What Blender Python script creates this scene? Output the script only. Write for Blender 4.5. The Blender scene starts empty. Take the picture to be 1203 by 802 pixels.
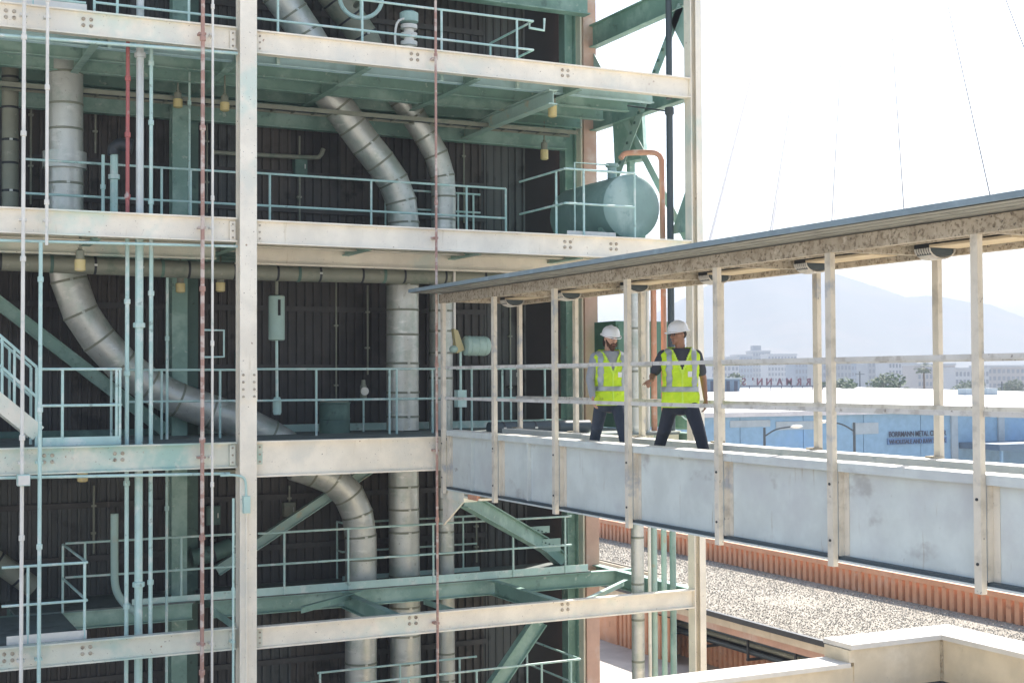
import bpy, math, random
from mathutils import Vector, Matrix
random.seed(7)
S = bpy.context.scene
C = S.collection
R = math.radians

# ------------------------------------------------------------------ camera
F = 1595.4
YAW, PITCH, ROLL = R(26.104), R(1.519), R(-0.2707)
fw = Vector((math.sin(YAW)*math.cos(PITCH), math.cos(YAW)*math.cos(PITCH), math.sin(PITCH)))
rt = Vector((math.cos(YAW), -math.sin(YAW), 0)); up = rt.cross(fw)
r2 = rt*math.cos(ROLL) + up*math.sin(ROLL); u2 = up*math.cos(ROLL) - rt*math.sin(ROLL)
cd = bpy.data.cameras.new('camera'); cam = bpy.data.objects.new('camera', cd); C.objects.link(cam)
cam.matrix_world = Matrix(((r2.x, u2.x, -fw.x, 0), (r2.y, u2.y, -fw.y, 0), (r2.z, u2.z, -fw.z, 0), (0, 0, 0, 1)))
cd.sensor_fit = 'HORIZONTAL'; cd.sensor_width = 36; cd.lens = F/1203*36; cd.clip_end = 20000; cd.clip_start = .1
S.camera = cam
# ------------------------------------------------------------------ sky, sun, exposure
SUN_AZ, SUN_EL = R(56), R(43)          # azimuth from +Y towards +X
w = bpy.data.worlds.new('World'); S.world = w; w.use_nodes = True
nt = w.node_tree; nt.nodes.clear()
sky = nt.nodes.new('ShaderNodeTexSky'); sky.sky_type = 'NISHITA'; sky.sun_disc = False
sky.sun_elevation = SUN_EL; sky.sun_rotation = SUN_AZ; sky.air_density = 1.0; sky.dust_density = 1.5; sky.ozone_density = 1.0
bg = nt.nodes.new('ShaderNodeBackground'); bg.inputs[1].default_value = .13
wo = nt.nodes.new('ShaderNodeOutputWorld')
nt.links.new(sky.outputs[0], bg.inputs[0]); nt.links.new(bg.outputs[0], wo.inputs[0])
sl = bpy.data.lights.new('sun', 'SUN'); sl.energy = 5.0; sl.angle = R(.6); sl.color = (1, .95, .88)
so = bpy.data.objects.new('sun', sl); C.objects.link(so)
sd = Vector((math.sin(SUN_AZ)*math.cos(SUN_EL), math.cos(SUN_AZ)*math.cos(SUN_EL), math.sin(SUN_EL)))
so.rotation_euler = sd.to_track_quat('Z', 'Y').to_euler(); so.location = sd*60
S.view_settings.view_transform = 'Standard'; S.view_settings.look = 'None'; S.view_settings.gamma = 1
S.view_settings.exposure = 1.5
S.cycles.use_denoising = True
S.cycles.max_bounces = 8; S.cycles.volume_bounces = 1

# ------------------------------------------------------------------ pixel helpers (photo pixels -> directions)
def ray(px, py): return r2*((px-601.5)/F) - u2*((py-401)/F) + fw
def WY(px, py, Y): d = ray(px, py); return d*(Y/d.y)
def WX(px, py, X): d = ray(px, py); return d*(X/d.x)
def WZ(px, py, Z): d = ray(px, py); return d*(Z/d.z)
def xw(px, Y, py=440): return WY(px, py, Y).x
def zw(px, py, Y): return WY(px, py, Y).z
V = Vector
# ------------------------------------------------------------------ materials
def mat(name, col, rough=.6, metal=0, layers=(), bump=None, spec=.4, var=.08):
    m = bpy.data.materials.new(name); m.use_nodes = True
    t = m.node_tree; N = t.nodes; L = t.links; b = N['Principled BSDF']
    b.inputs['Roughness'].default_value = rough; b.inputs['Metallic'].default_value = metal
    b.inputs['Specular IOR Level'].default_value = spec
    g = N.new('ShaderNodeNewGeometry')
    def noise(scale, st=(1, 1, 1), det=5, rgh=.6):
        mp = N.new('ShaderNodeMapping'); mp.inputs['Scale'].default_value = st
        L.new(g.outputs['Position'], mp.inputs['Vector'])
        n = N.new('ShaderNodeTexNoise'); n.inputs['Scale'].default_value = scale
        n.inputs['Detail'].default_value = det; n.inputs['Roughness'].default_value = rgh
        L.new(mp.outputs[0], n.inputs['Vector']); return n.outputs[0]
    def mix(fac, a, c):
        x = N.new('ShaderNodeMix'); x.data_type = 'RGBA'
        L.new(fac, x.inputs[0])
        if isinstance(a, tuple): x.inputs[6].default_value = (*a, 1)
        else: L.new(a, x.inputs[6])
        x.inputs[7].default_value = (*c, 1); return x.outputs[2]
    def ramp(v, lo, hi):
        r = N.new('ShaderNodeMapRange'); r.interpolation_type = 'SMOOTHSTEP'
        r.inputs[1].default_value = lo; r.inputs[2].default_value = hi; L.new(v, r.inputs[0]); return r.outputs[0]
    cur = mix(ramp(noise(2.3), .3, .7), tuple(max(0, x*(1-var)) for x in col), tuple(min(1, x*(1+var)) for x in col))
    for l in layers:
        c2, sc, lo, hi = l[:4]; st = l[4] if len(l) > 4 else (1, 1, 1)
        cur = mix(ramp(noise(sc, st), lo, hi), cur, c2)
    L.new(cur, b.inputs['Base Color'])
    if bump:
        bn = N.new('ShaderNodeBump'); bn.inputs['Strength'].default_value = bump[1]; bn.inputs['Distance'].default_value = bump[2] if len(bump) > 2 else .01
        L.new(noise(bump[0]), bn.inputs['Height']); L.new(bn.outputs[0], b.inputs['Normal'])
    return m
VS = (5, 5, .5)
M = {}
M['cream'] = mat('cream_paint', (.86, .79, .65), .55, layers=[((.56, .70, .60), .55, .54, .70), ((.66, .58, .43), 3.2, .60, .8, VS), ((.76, .72, .61), 1.1, .5, .7), ((.34, .20, .11), 9, .68, .76), ((.20, .14, .09), 36, .67, .71)], bump=(30, .15))
M['creamteal'] = mat('faded_cream_teal_paint', (.70, .70, .58), .55, layers=[((.37, .55, .47), .8, .48, .66), ((.80, .75, .62), 1.7, .56, .68), ((.32, .18, .09), 9, .68, .76), ((.18, .13, .09), 36, .67, .71)], bump=(30, .15))
M['teal'] = mat('teal_paint', (.215, .355, .295), .5, layers=[((.34, .49, .42), 1.6, .46, .66), ((.11, .18, .155), 4, .58, .78), ((.44, .54, .47), 7, .62, .71), ((.24, .15, .09), 13, .68, .76)], bump=(25, .15))
M['tealdark'] = mat('dark_teal_paint', (.085, .155, .13), .6, layers=[((.14, .24, .19), 2, .5, .7), ((.05, .07, .06), 6, .6, .75)], bump=(25, .15))
M['rail'] = mat('pale_teal_rail_paint', (.47, .65, .59), .5, layers=[((.66, .74, .68), 4, .50, .67), ((.27, .37, .33), 7, .6, .72), ((.28, .22, .15), 15, .67, .74)])
M['skylit_teal'] = mat('skylit_teal_paint', (.50, .70, .72), .55, layers=[((.40, .58, .58), 2, .5, .7)])  # teal joist with the sky's bounce light painted in as pale blue
M['white'] = mat('chalky_white_paint', (.76, .73, .65), .6, layers=[((.52, .56, .50), 3, .56, .72), ((.33, .22, .14), 10, .68, .76)])
M['rust'] = mat('rusty_conduit', (.42, .25, .20), .7, layers=[((.60, .50, .43), 3.5, .48, .6, (1, 1, 2))])
M['red'] = mat('red_primer_pipe', (.42, .13, .12), .6, layers=[((.5, .40, .36), 4, .6, .7)])
M['jacket'] = mat('weathered_aluminium_jacket', (.57, .58, .53), .38, .45, layers=[((.43, .48, .42), 2.2, .46, .66), ((.70, .70, .65), 3, .55, .72, (1, 1, 2.5)), ((.26, .24, .19), 7, .64, .78, (2, 2, .7)), ((.36, .34, .29), 24, .62, .72)], bump=(14, .25, .008))
M['jacketdark'] = mat('dull_green_lagging', (.27, .28, .22), .6, .2, layers=[((.18, .22, .17), 3, .5, .7), ((.40, .38, .31), 6, .60, .74)], bump=(40, .3, .004))
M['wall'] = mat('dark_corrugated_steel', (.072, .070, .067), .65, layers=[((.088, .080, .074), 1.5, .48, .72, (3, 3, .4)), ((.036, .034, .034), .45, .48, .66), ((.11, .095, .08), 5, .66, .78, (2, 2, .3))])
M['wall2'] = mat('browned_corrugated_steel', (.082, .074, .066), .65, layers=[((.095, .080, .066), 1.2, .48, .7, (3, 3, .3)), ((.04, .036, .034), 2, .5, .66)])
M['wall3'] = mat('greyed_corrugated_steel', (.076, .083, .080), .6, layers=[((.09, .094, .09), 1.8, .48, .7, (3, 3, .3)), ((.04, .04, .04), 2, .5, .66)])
M['wallflat'] = mat('grey_flat_panel', (.10, .105, .10), .7)
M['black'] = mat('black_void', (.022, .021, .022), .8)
M['deck'] = mat('deck_plate', (.16, .19, .175), .75, layers=[((.09, .09, .085), 3, .5, .7)], bump=(40, .2))
M['bridge'] = mat('white_bridge_paint', (.59, .635, .60), .5, layers=[((.51, .53, .52), .9, .45, .7), ((.40, .40, .38), 1.7, .58, .74, (1, 1.0, 1.4)), ((.30, .29, .27), 2.6, .66, .76, (1, .8, 1.8)), ((.40, .37, .31), 4, .62, .76, (1, 3, .35)), ((.26, .20, .14), 12, .70, .76)], bump=(1.6, .35, .03))
M['bpost'] = mat('dirty_cream_post', (.67, .61, .50), .6, layers=[((.50, .45, .36), 5, .48, .70), ((.40, .42, .44), 2.5, .56, .72), ((.15, .13, .11), 14, .68, .73)], bump=(30, .2))
M['brail'] = mat('worn_white_rail', (.62, .60, .55), .6, layers=[((.46, .43, .38), 6, .48, .66), ((.24, .21, .18), 20, .63, .70)])
M['roofbeam'] = mat('stained_roof_beam', (.50, .44, .34), .75, layers=[((.38, .32, .235), 6, .42, .66), ((.24, .195, .14), 22, .50, .64), ((.12, .10, .08), 30, .60, .67), ((.62, .56, .46), 8, .62, .76)], bump=(25, .4, .01))
M['roofedge'] = mat('slate_blue_trim', (.22, .28, .30), .5, layers=[((.30, .37, .40), 3, .5, .7)])
M['roofunder'] = mat('ribbed_roof_underside', (.30, .30, .26), .65, layers=[((.22, .22, .19), 3, .5, .7)])
M['beige'] = mat('beige_ceiling_panel', (.66, .54, .36), .7, layers=[((.5, .4, .26), 3, .55, .75)])
M['darkm'] = mat('dark_metal', (.045, .05, .055), .5, .3)
M['orange'] = mat('orange_siding', (.66, .34, .20), .65, layers=[((.70, .43, .30), 1.2, .48, .7), ((.38, .16, .09), 3, .60, .75), ((.56, .44, .36), 2.2, .64, .76)])
M['peach'] = mat('peach_column_paint', (.58, .36, .27), .6, layers=[((.66, .52, .44), 1.2, .5, .7), ((.40, .24, .17), 5, .64, .76, VS)])
M['gravelbed'] = mat('gravel_bed', (.33, .295, .24), .95, layers=[((.25, .22, .175), .8, .45, .65), ((.40, .36, .30), 35, .45, .55), ((.14, .12, .10), 60, .60, .68)], bump=(40, 1, .03))
M['concrete'] = mat('parapet_concrete', (.64, .55, .41), .85, layers=[((.72, .64, .51), 1.4, .5, .7), ((.48, .40, .29), 2.2, .6, .8, (2, 2, .5)), ((.25, .21, .17), 14, .68, .76)], bump=(45, .4, .006))
M['coping'] = mat('white_coping', (.66, .63, .58), .8, layers=[((.50, .46, .40), 4, .62, .75)], bump=(40, .3, .005))
M['ground'] = mat('pale_yard_concrete', (.50, .45, .39), .9, layers=[((.42, .37, .32), .35, .5, .7), ((.34, .30, .26), 2.5, .64, .78)], bump=(20, .2))
M['blue'] = mat('blue_warehouse_paint', (.23, .38, .50), .6, layers=[((.20, .38, .60), .15, .45, .65)])
M['bluedark'] = mat('slate_blue_canopy', (.10, .16, .22), .6)
M['panelgrey'] = mat('faded_window_panel', (.36, .42, .44), .6)
M['whroof'] = mat('white_roof_membrane', (.60, .58, .56), .85, layers=[((.52, .50, .48), .05, .5, .7)])
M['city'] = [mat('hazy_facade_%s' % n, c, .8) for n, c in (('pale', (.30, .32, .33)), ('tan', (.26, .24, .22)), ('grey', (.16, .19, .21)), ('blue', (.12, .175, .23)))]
M['cityglass'] = mat('far_window_glass', (.08, .10, .12), .25)
M['mount'] = mat('mountain_scrub', (.09, .10, .08), .95, layers=[((.14, .12, .09), .01, .45, .65)])
M['leaf'] = mat('leaf_green', (.055, .10, .03), .7, var=.3)
M['palm'] = mat('palm_green', (.05, .085, .03), .7, var=.3)
M['bark'] = mat('bark', (.12, .09, .065), .9)
M['signdark'] = mat('sign_dark_navy', (.03, .04, .07), .6)
M['letters'] = mat('sign_letter_maroon', (.10, .035, .055), .6)
M['amber'] = mat('amber_glass', (.70, .58, .27), .25, layers=[((.6, .5, .3), 20, .5, .7)])
M['green'] = mat('green_machine_paint', (.09, .20, .14), .5, layers=[((.14, .26, .19), 3, .5, .7)])
M['tank'] = mat('blue_green_tank_paint', (.25, .37, .34), .5, layers=[((.40, .52, .48), 1.8, .48, .68, (1, 1, .6)), ((.17, .28, .26), 4, .58, .75), ((.28, .22, .16), 10, .68, .76)], bump=(20, .1))
M['motor'] = mat('pale_green_motor_paint', (.36, .50, .44), .5, layers=[((.45, .45, .33), 4, .58, .7)])
M['ochre'] = mat('ochre_bracket', (.48, .42, .22), .6)
M['orangepipe'] = mat('orange_pipe_paint', (.60, .30, .19), .55, layers=[((.66, .45, .34), 4, .5, .7)])
M['slate'] = mat('slate_pipe', (.055, .075, .085), .5)
M['stone'] = [mat('stone_%s' % n, c, .9) for n, c in (('pale', (.39, .36, .30)), ('mid', (.30, .27, .22)), ('dark', (.13, .115, .095)))]
M['cable'] = mat('cable_sheath', (.22, .23, .25), .6)
# clothing, skin
M['skin1'] = mat('skin_light', (.50, .29, .20), .5); M['skin2'] = mat('skin_tan', (.30, .155, .095), .5)
M['vest'] = mat('hi_vis_fabric', (.55, .78, .03), .75, layers=[((.66, .82, .04), 9, .5, .7), ((.33, .44, .06), 13, .64, .74)], bump=(11, .9, .03))
M['vesttrim'] = mat('hi_vis_trim', (.62, .86, .10), .7)
M['stripe'] = mat('reflective_tape', (.36, .40, .42), .35, .2)
M['greyshirt'] = mat('grey_shirt', (.32, .34, .37), .85, bump=(20, .5, .015)); M['darkshirt'] = mat('charcoal_shirt', (.05, .055, .07), .85, bump=(20, .5, .015))
M['jeans'] = mat('navy_trousers', (.030, .042, .068), .85, layers=[((.045, .06, .09), 6, .5, .7)], bump=(16, .6, .02))
M['slacks'] = mat('dark_navy_slacks', (.022, .028, .045), .85, bump=(16, .6, .02))
M['hat'] = mat('white_hard_hat', (.74, .76, .78), .3, var=.02); M['hair'] = mat('dark_hair', (.03, .02, .015), .7); M['beard'] = mat('brown_beard', (.075, .035, .022), .8)
M['boot'] = mat('boot_leather', (.03, .027, .026), .6); M['eye'] = mat('eye_dark', (.02, .015, .012), .3); M['lip'] = mat('lip', (.30, .12, .09), .5); M['badge'] = mat('white_badge', (.8, .8, .8), .4)

# ------------------------------------------------------------------ mesh builder
def basis(d, hint=V((0, 0, 1))):
    d = d.normalized()
    if abs(d.dot(hint)) > .98: hint = V((0, 1, 0)) if abs(d.y) < .9 else V((1, 0, 0))
    s = d.cross(hint).normalized(); return s, s.cross(d).normalized()
class MB:
    def __init__(s): s.v = []; s.f = []
    def add(s, vs, fs):
        n = len(s.v); s.v += [V(x) for x in vs]; s.f += [tuple(i+n for i in q) for q in fs]; return s
    def box(s, x0, x1, y0, y1, z0, z1):
        return s.add([(x0, y0, z0), (x1, y0, z0), (x1, y1, z0), (x0, y1, z0), (x0, y0, z1), (x1, y0, z1), (x1, y1, z1), (x0, y1, z1)],
                     [(3, 2, 1, 0), (4, 5, 6, 7), (0, 1, 5, 4), (1, 2, 6, 5), (2, 3, 7, 6), (3, 0, 4, 7)])
    def bar(s, p, q, wd, ht, hint=V((0, 0, 1))):
        return s.prism([(-wd/2, -ht/2), (wd/2, -ht/2), (wd/2, ht/2), (-wd/2, ht/2)], p, q, hint)
    def prism(s, poly, p, q, hint=V((0, 0, 1))):
        p, q = V(p), V(q); a, b = basis(q-p, hint); n = len(poly)
        vs = [p+a*x+b*y for x, y in poly] + [q+a*x+b*y for x, y in poly]
        return s.add(vs, [tuple(range(n))[::-1], tuple(range(n, 2*n))] + [(i, (i+1) % n, n+(i+1) % n, n+i) for i in range(n)])
    def ibeam(s, p, q, h, b, tf=.028, tw=.02, hint=V((0, 0, 1))):
        B, H, T = b/2, h/2, tw/2; k = H-tf
        return s.prism([(-B, -H), (B, -H), (B, -k), (T, -k), (T, k), (B, k), (B, H), (-B, H), (-B, k), (-T, k), (-T, -k), (-B, -k)], p, q, hint)
    def tube(s, pts, r, seg=14, caps=True):
        pts = [V(p) for p in pts]; rs = r if isinstance(r, (list, tuple)) else [r]*len(pts)
        n0 = len(s.v); a = None
        for i, p in enumerate(pts):
            d = (pts[min(i+1, len(pts)-1)] - pts[max(i-1, 0)]).normalized()
            if a is None: a, b = basis(d)
            else:
                a = (a - d*a.dot(d)).normalized(); b = a.cross(d).normalized()
                b = -b if False else b
            for k in range(seg):
                t = 2*math.pi*k/seg; s.v.append(p + (a*math.cos(t) + b*math.sin(t))*rs[i])
            if i == 0: b0 = b
        for i in range(len(pts)-1):
            for k in range(seg):
                k2 = (k+1) % seg; s.f.append((n0+i*seg+k, n0+i*seg+k2, n0+(i+1)*seg+k2, n0+(i+1)*seg+k))
        if caps:
            s.f.append(tuple(n0+k for k in range(seg))[::-1]); s.f.append(tuple(n0+(len(pts)-1)*seg+k for k in range(seg)))
        return s
    def ball(s, c, rx, ry=None, rz=None, seg=12, rings=8):
        ry = ry or rx; rz = rz or rx; c = V(c); n = len(s.v)
        for i in range(rings+1):
            t = math.pi*i/rings
            for k in range(seg):
                a = 2*math.pi*k/seg; s.v.append(c+V((rx*math.sin(t)*math.cos(a), ry*math.sin(t)*math.sin(a), rz*math.cos(t))))
        for i in range(rings):
            for k in range(seg):
                k2 = (k+1) % seg; s.f.append((n+i*seg+k, n+(i+1)*seg+k, n+(i+1)*seg+k2, n+i*seg+k2))
        return s
    def capsule(s, p, q, r0, r1, seg=14):
        p, q = V(p), V(q); d = (q-p).normalized(); pts = []; rs = []
        for t in (-.97, -.8, -.5, 0): pts.append(p+d*r0*t); rs.append(r0*math.sqrt(1-t*t))
        for t in (0, .5, .8, .97): pts.append(q+d*r1*t); rs.append(r1*math.sqrt(1-t*t))
        return s.tube(pts, rs, seg)
    def lathe(s, prof, p, axis, seg=24):
        p = V(p); axis = V(axis).normalized()
        return s.tube2([(p+axis*h, r) for r, h in prof], axis, seg)
    def tube2(s, pr, axis, seg):
        a, b = basis(axis); n0 = len(s.v)
        for p, r in pr:
            for k in range(seg):
                t = 2*math.pi*k/seg; s.v.append(p+(a*math.cos(t)+b*math.sin(t))*r)
        for i in range(len(pr)-1):
            for k in range(seg):
                k2 = (k+1) % seg; s.f.append((n0+i*seg+k, n0+i*seg+k2, n0+(i+1)*seg+k2, n0+(i+1)*seg+k))
        s.f.append(tuple(n0+k for k in range(seg))[::-1]); s.f.append(tuple(n0+(len(pr)-1)*seg+k for k in range(seg)))
        return s
    def build(s, name, m, parent=None, smooth=False, loc=None):
        o0 = V((0, 0, 0))
        if parent is not None: o0 = V(tuple(parent['_o']))
        elif loc is not None: o0 = V(loc)
        elif s.v:
            xs = [v.x for v in s.v]; ys = [v.y for v in s.v]; zs = [v.z for v in s.v]
            o0 = V(((min(xs)+max(xs))/2, (min(ys)+max(ys))/2, min(zs)))
        me = bpy.data.meshes.new(name); me.from_pydata([v-o0 for v in s.v], [], s.f)
        import bmesh
        bm = bmesh.new(); bm.from_mesh(me); bmesh.ops.recalc_face_normals(bm, faces=bm.faces); bm.to_mesh(me); bm.free()
        me.materials.append(M[m] if isinstance(m, str) else m)
        if smooth:
            me.shade_smooth()
            try: me.set_sharp_from_angle(angle=R(40))
            except Exception: pass
        o = bpy.data.objects.new(name, me); C.objects.link(o)
        if parent is not None: o.parent = parent; ORG[o.name] = o0; o['_o'] = tuple(o0)
        else: o.location = o0; o['_o'] = tuple(o0)
        return o
ORG = {}
def tag(o, label=None, cat=None, group=None, kind=None):
    if label: o['label'] = label
    if cat: o['category'] = cat
    if group: o['group'] = group
    if kind: o['kind'] = kind
    return o
def thing(name, label, cat, loc=(0, 0, 0), group=None):
    o = bpy.data.objects.new(name, None); C.objects.link(o); o.location = loc; o['_o'] = tuple(loc); o.empty_display_size = .2
    return tag(o, label, cat, group)
def smoothpath(pts, n=8):
    pts = [V(p) for p in pts]; P = [pts[0]*2-pts[1]] + pts + [pts[-1]*2-pts[-2]]; out = []
    for i in range(1, len(P)-2):
        a, b, c, d = P[i-1:i+3]
        for k in range(n):
            t = k/n; out.append(.5*((2*b)+(c-a)*t+(2*a-5*b+4*c-d)*t*t+(3*b-a-3*c+d)*t**3))
    out.append(P[-2]); return out

# ================================================================== SETTING
GZ = -11.0
YF = 24.2        # facade plane
YW = 29.3        # rear corrugated wall
g = MB().add([(-9000, -9000, GZ), (9000, -9000, GZ), (9000, 9000, GZ), (-9000, 9000, GZ)], [(0, 1, 2, 3)]).build('ground', 'ground'); tag(g, kind='structure')

# ---- mountain ridge (about 2.6 km away)
rid = [(560, 436), (640, 418), (700, 398), (770, 368), (830, 336), (880, 310), (915, 303), (950, 308), (984, 322), (1030, 337), (1065, 349), (1091, 347), (1115, 350), (1138, 355), (1164, 358), (1203, 373), (1260, 385), (1340, 402), (1450, 425), (1560, 436)]
mb = MB(); D0 = 2600; cols = []
for i in range(len(rid)-1):
    for k in range(6):
        t = k/6; cols.append((rid[i][0]+(rid[i+1][0]-rid[i][0])*t, rid[i][1]+(rid[i+1][1]-rid[i][1])*t + random.uniform(-.35, .35)))
fan = []
for px, py in cols:
    d = ray(px, py); d = d*(D0/d.dot(fw)); back = V((d.x, d.y, 0)).normalized()
    h = d.z-GZ; row = []
    for j in range(9):
        t = j/8; q = d - back*(900*(1-t)); zz = GZ + h*(t**1.35) + (math.sin(px*.07+j*1.3)*h*.022+math.sin(px*.031-j*.8)*h*.03 if 0 < j < 8 else 0)
        row.append(V((q.x, q.y, zz)))
    row.append(V((d.x, d.y, 0))+back*700+V((0, 0, GZ))); fan.append(row)
n = len(fan[0]); vs = [v for r in fan for v in r]
fs = [(i*n+j, (i+1)*n+j, (i+1)*n+j+1, i*n+j+1) for i in range(len(fan)-1) for j in range(n-1)]
tag(mb.add(vs, fs).build('mountain', 'mount', smooth=True), kind='structure')

# ---- far city: each block a thing with window strips as parts
def city_block(x0, x1, ytop, D, m, label, floors=5, cols_=8, depth=25, group=None, pent=None):
    a = ray(x0, ytop); a = a*(D/a.dot(fw)); b = ray(x1, ytop); b = b*(D/b.dot(fw)); zt = (a.z+b.z)/2
    wd = abs((b-a).to_2d().length); ang = math.atan2(b.y-a.y, b.x-a.x); c = (a+b)/2
    o = thing('apartment_block', label, 'building', (c.x, c.y, GZ), group); o.rotation_euler = (0, 0, ang); o['_o'] = (0, 0, 0)
    MB().box(-wd/2, wd/2, 0, depth, 0, zt-GZ).build('wall', M['city'][m], o)
    MB().box(-wd/2-.4, wd/2+.4, -.4, depth+.4, zt-GZ, zt-GZ+.9).build('roof', M['city'][0], o)
    if pent: MB().box(-wd/2+wd*pent[0], -wd/2+wd*pent[1], 4, 14, zt-GZ+.9, zt-GZ+pent[2]).build('penthouse', M['city'][2], o)
    H = zt-GZ; fh = 3.4; k = 0
    me = None; cw = wd/cols_
    z = H-2.9
    for fl in range(floors):
        for cidx in range(cols_):
            x = -wd/2+cw*(cidx+.5)
            if me is None:
                q = MB().box(-cw*.3, cw*.3, -.12, .05, 0, 1.9).build('window', 'cityglass', o); me = q.data; q.location = (x, 0, z)
            else:
                q = bpy.data.objects.new('window', me); C.objects.link(q); q.parent = o; q.location = (x, 0, z)
        z -= fh
    return o
CB = [(836, 868, 421, 720, 0, 'pale low far apartment block by the dark rooftop shed', 4, 7, None),
      (866, 884, 418, 820, 3, 'narrow bluish far block left of the tallest tower', 4, 5, None),
      (884, 905, 413, 900, 2, 'tallest grey far tower with a stepped roof', 6, 6, (.1, .55, 4.2)),
      (902, 936, 417, 860, 0, 'long pale far apartment block behind the rooftop letters', 5, 9, None),
      (934, 961, 424, 700, 3, 'bluish far apartment block over the last rooftop letters', 4, 7, None),
      (962, 1000, 427, 640, 2, 'grey far apartment block beside the trees', 3, 9, None),
      (1000, 1022, 421, 760, 3, 'blue grey far block behind a thin dark pole', 4, 6, None),
      (1020, 1045, 424, 720, 2, 'dark far block behind the round tree', 4, 6, None),
      (1044, 1078, 425, 690, 0, 'pale far block with many windows left of the palm', 4, 9, None),
      (1078, 1122, 429, 640, 1, 'tan far block behind the palm tree', 3, 10, None),
      (1122, 1162, 434, 600, 0, 'low pale far block right of the palm', 2, 9, None),
      (1160, 1215, 431, 650, 1, 'low tan far block on the right past the palm', 3, 10, None)]
for x0, x1, yt, D, m, lb, fl, cc, pe in CB: city_block(x0, x1, yt, D, m, lb, fl, cc, pent=pe)

# ---- warehouse (blue wall, white roof)
WHY = 86.3
wx0, wx1 = 40, 140
zE = -2.75
wh = thing('warehouse', 'long blue warehouse with a flat white roof beyond the bridge', 'building', (90, WHY, GZ))
xs = [49.7+i*6.05 for i in range(16)]
for i in range(15):
    MB().box(xs[i]+.03, xs[i+1]-.03, WHY, WHY+.4, GZ, zE).build('wall_panel', 'blue', wh)
MB().box(49.6, 140.6, WHY+.25, 165, GZ, zE-.4).build('wall', 'blue', wh)
MB().add([(49.3, WHY-.5, zE), (141, WHY-.5, zE), (141, 166, -1.75), (49.3, 166, -1.75), (49.3, WHY-.5, zE-.35), (141, WHY-.5, zE-.35), (141, 166, -2.3), (49.3, 166, -2.3)],
         [(0, 1, 2, 3), (4, 7, 6, 5), (0, 4, 5, 1), (1, 5, 6, 2), (2, 6, 7, 3), (3, 7, 4, 0)]).build('roof', 'whroof', wh)
for x0, x1, y0, y1 in ((858, 905, 493, 502), (912, 962, 494, 505), (1002, 1032, 496, 510)):
    a = WY(x0, y1, WHY-.06); b = WY(x1, y0, WHY-.06); MB().box(a.x, b.x, WHY-.06, WHY+.02, a.z, b.z).build('window_band', 'panelgrey', wh)
for px in (1121, 1176): a = WY(px, 490, WHY-.1); MB().box(a.x-.35, a.x+.35, WHY-.16, WHY+.02, -9 if px < 1150 else -6, zE-.6).build('downpipe_cover', 'panelgrey', wh)
a = WY(1158, 521, WHY-3); cnp = MB().box(a.x, a.x+14, WHY-4.5, WHY, a.z-.5, a.z).build('canopy', 'bluedark', wh)
for k in range(3): MB().box(a.x+.4+k*4.5, a.x+.6+k*4.5, WHY-4.3, WHY-4.1, GZ, a.z-.45).build('canopy_post', 'blue', wh)
for k, px in enumerate((1135, 1160)):
    a = WY(px, 440, 120); MB().box(a.x, a.x+1.6, 120, 121.4, -2.6, -1.55).build('roof_vent', 'panelgrey', wh)
# text helper
def text_mesh(body, size, ext=.02, mirror=False, squash=1.0):
    cu = bpy.data.curves.new('lettering', 'FONT'); cu.body = body; cu.size = size; cu.extrude = ext; cu.align_x = 'CENTER'; cu.offset = .012*size
    o = bpy.data.objects.new('lettering', cu); C.objects.link(o)
    bpy.context.view_layer.update(); me = bpy.data.meshes.new_from_object(o.evaluated_get(bpy.context.evaluated_depsgraph_get()))
    bpy.data.objects.remove(o)
    for v in me.vertices:
        x, y, z = v.co; v.co = ((-x if mirror else x)*squash, z, y)
    if mirror: me.flip_normals()
    return me
sg0 = WY(1043, 520, WHY-.1); sg1 = WY(1112, 506.5, WHY-.1)
ws = thing('wall_sign', 'dark lettered metal centre sign on the blue warehouse wall', 'sign', (0, 0, 0))
MB().box(sg0.x, sg1.x, WHY-.12, WHY-.02, (sg0.z+sg1.z)/2-.56, (sg0.z+sg1.z)/2-.04).build('sign_board', mat('sign_band_blue', (.10, .20, .36), .6), ws)
for body, dz, sz, mm in (('BORRMANN METAL CENTER', .08, .62, 'signdark'), ('WHOLESALE AND RAW STOCK', -.50, .50, 'signdark')):
    me = text_mesh(body, sz); me.materials.append(M[mm]); wd = max(v.co.x for v in me.vertices)-min(v.co.x for v in me.vertices)
    for v in me.vertices: v.co.x *= (sg1.x-sg0.x-.2)/wd
    o = bpy.data.objects.new('lettering', me); C.objects.link(o); o.parent = ws; o.location = ((sg0.x+sg1.x)/2, WHY-.14, (sg0.z+sg1.z)/2+dz)
# rooftop letters, seen from behind
LY = 150
rs = thing('rooftop_sign', 'dark rooftop letters seen from behind spelling a name in mirror image', 'sign', (0, 0, 0))
for ch, px in (('S', 874), ("'", 884.5), ('N', 892.5), ('N', 903.5), ('A', 916), ('M', 927), ('R', 939), ('R', 950), ('O', 961.5), ('B', 973)):
    p = WY(px, 452.5, LY); me = text_mesh(ch, 1.35, .08, True); me.materials.append(M['letters'])
    o = bpy.data.objects.new('letter', me); C.objects.link(o); o.parent = rs; o.location = (p.x, LY, p.z+.05)
a = WY(868, 453, LY); b = WY(979, 453, LY)
m_ = MB()
m_.bar((a.x, LY, a.z), (b.x, LY, b.z), .12, .12)
for k in range(10):
    x = a.x+(b.x-a.x)*k/9; m_.bar((x, LY, a.z+(b.z-a.z)*k/9), (x, LY+.3, -2.4), .08, .08, V((0, 1, 0)))
m_.build('support_frame', 'signdark', rs)
rh = thing('rooftop_shed', 'dark rooftop shed beside the mirrored letters', 'shed', (0, 0, 0))
a = WY(831, 457, 148); b = WY(869, 445, 148)
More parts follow.
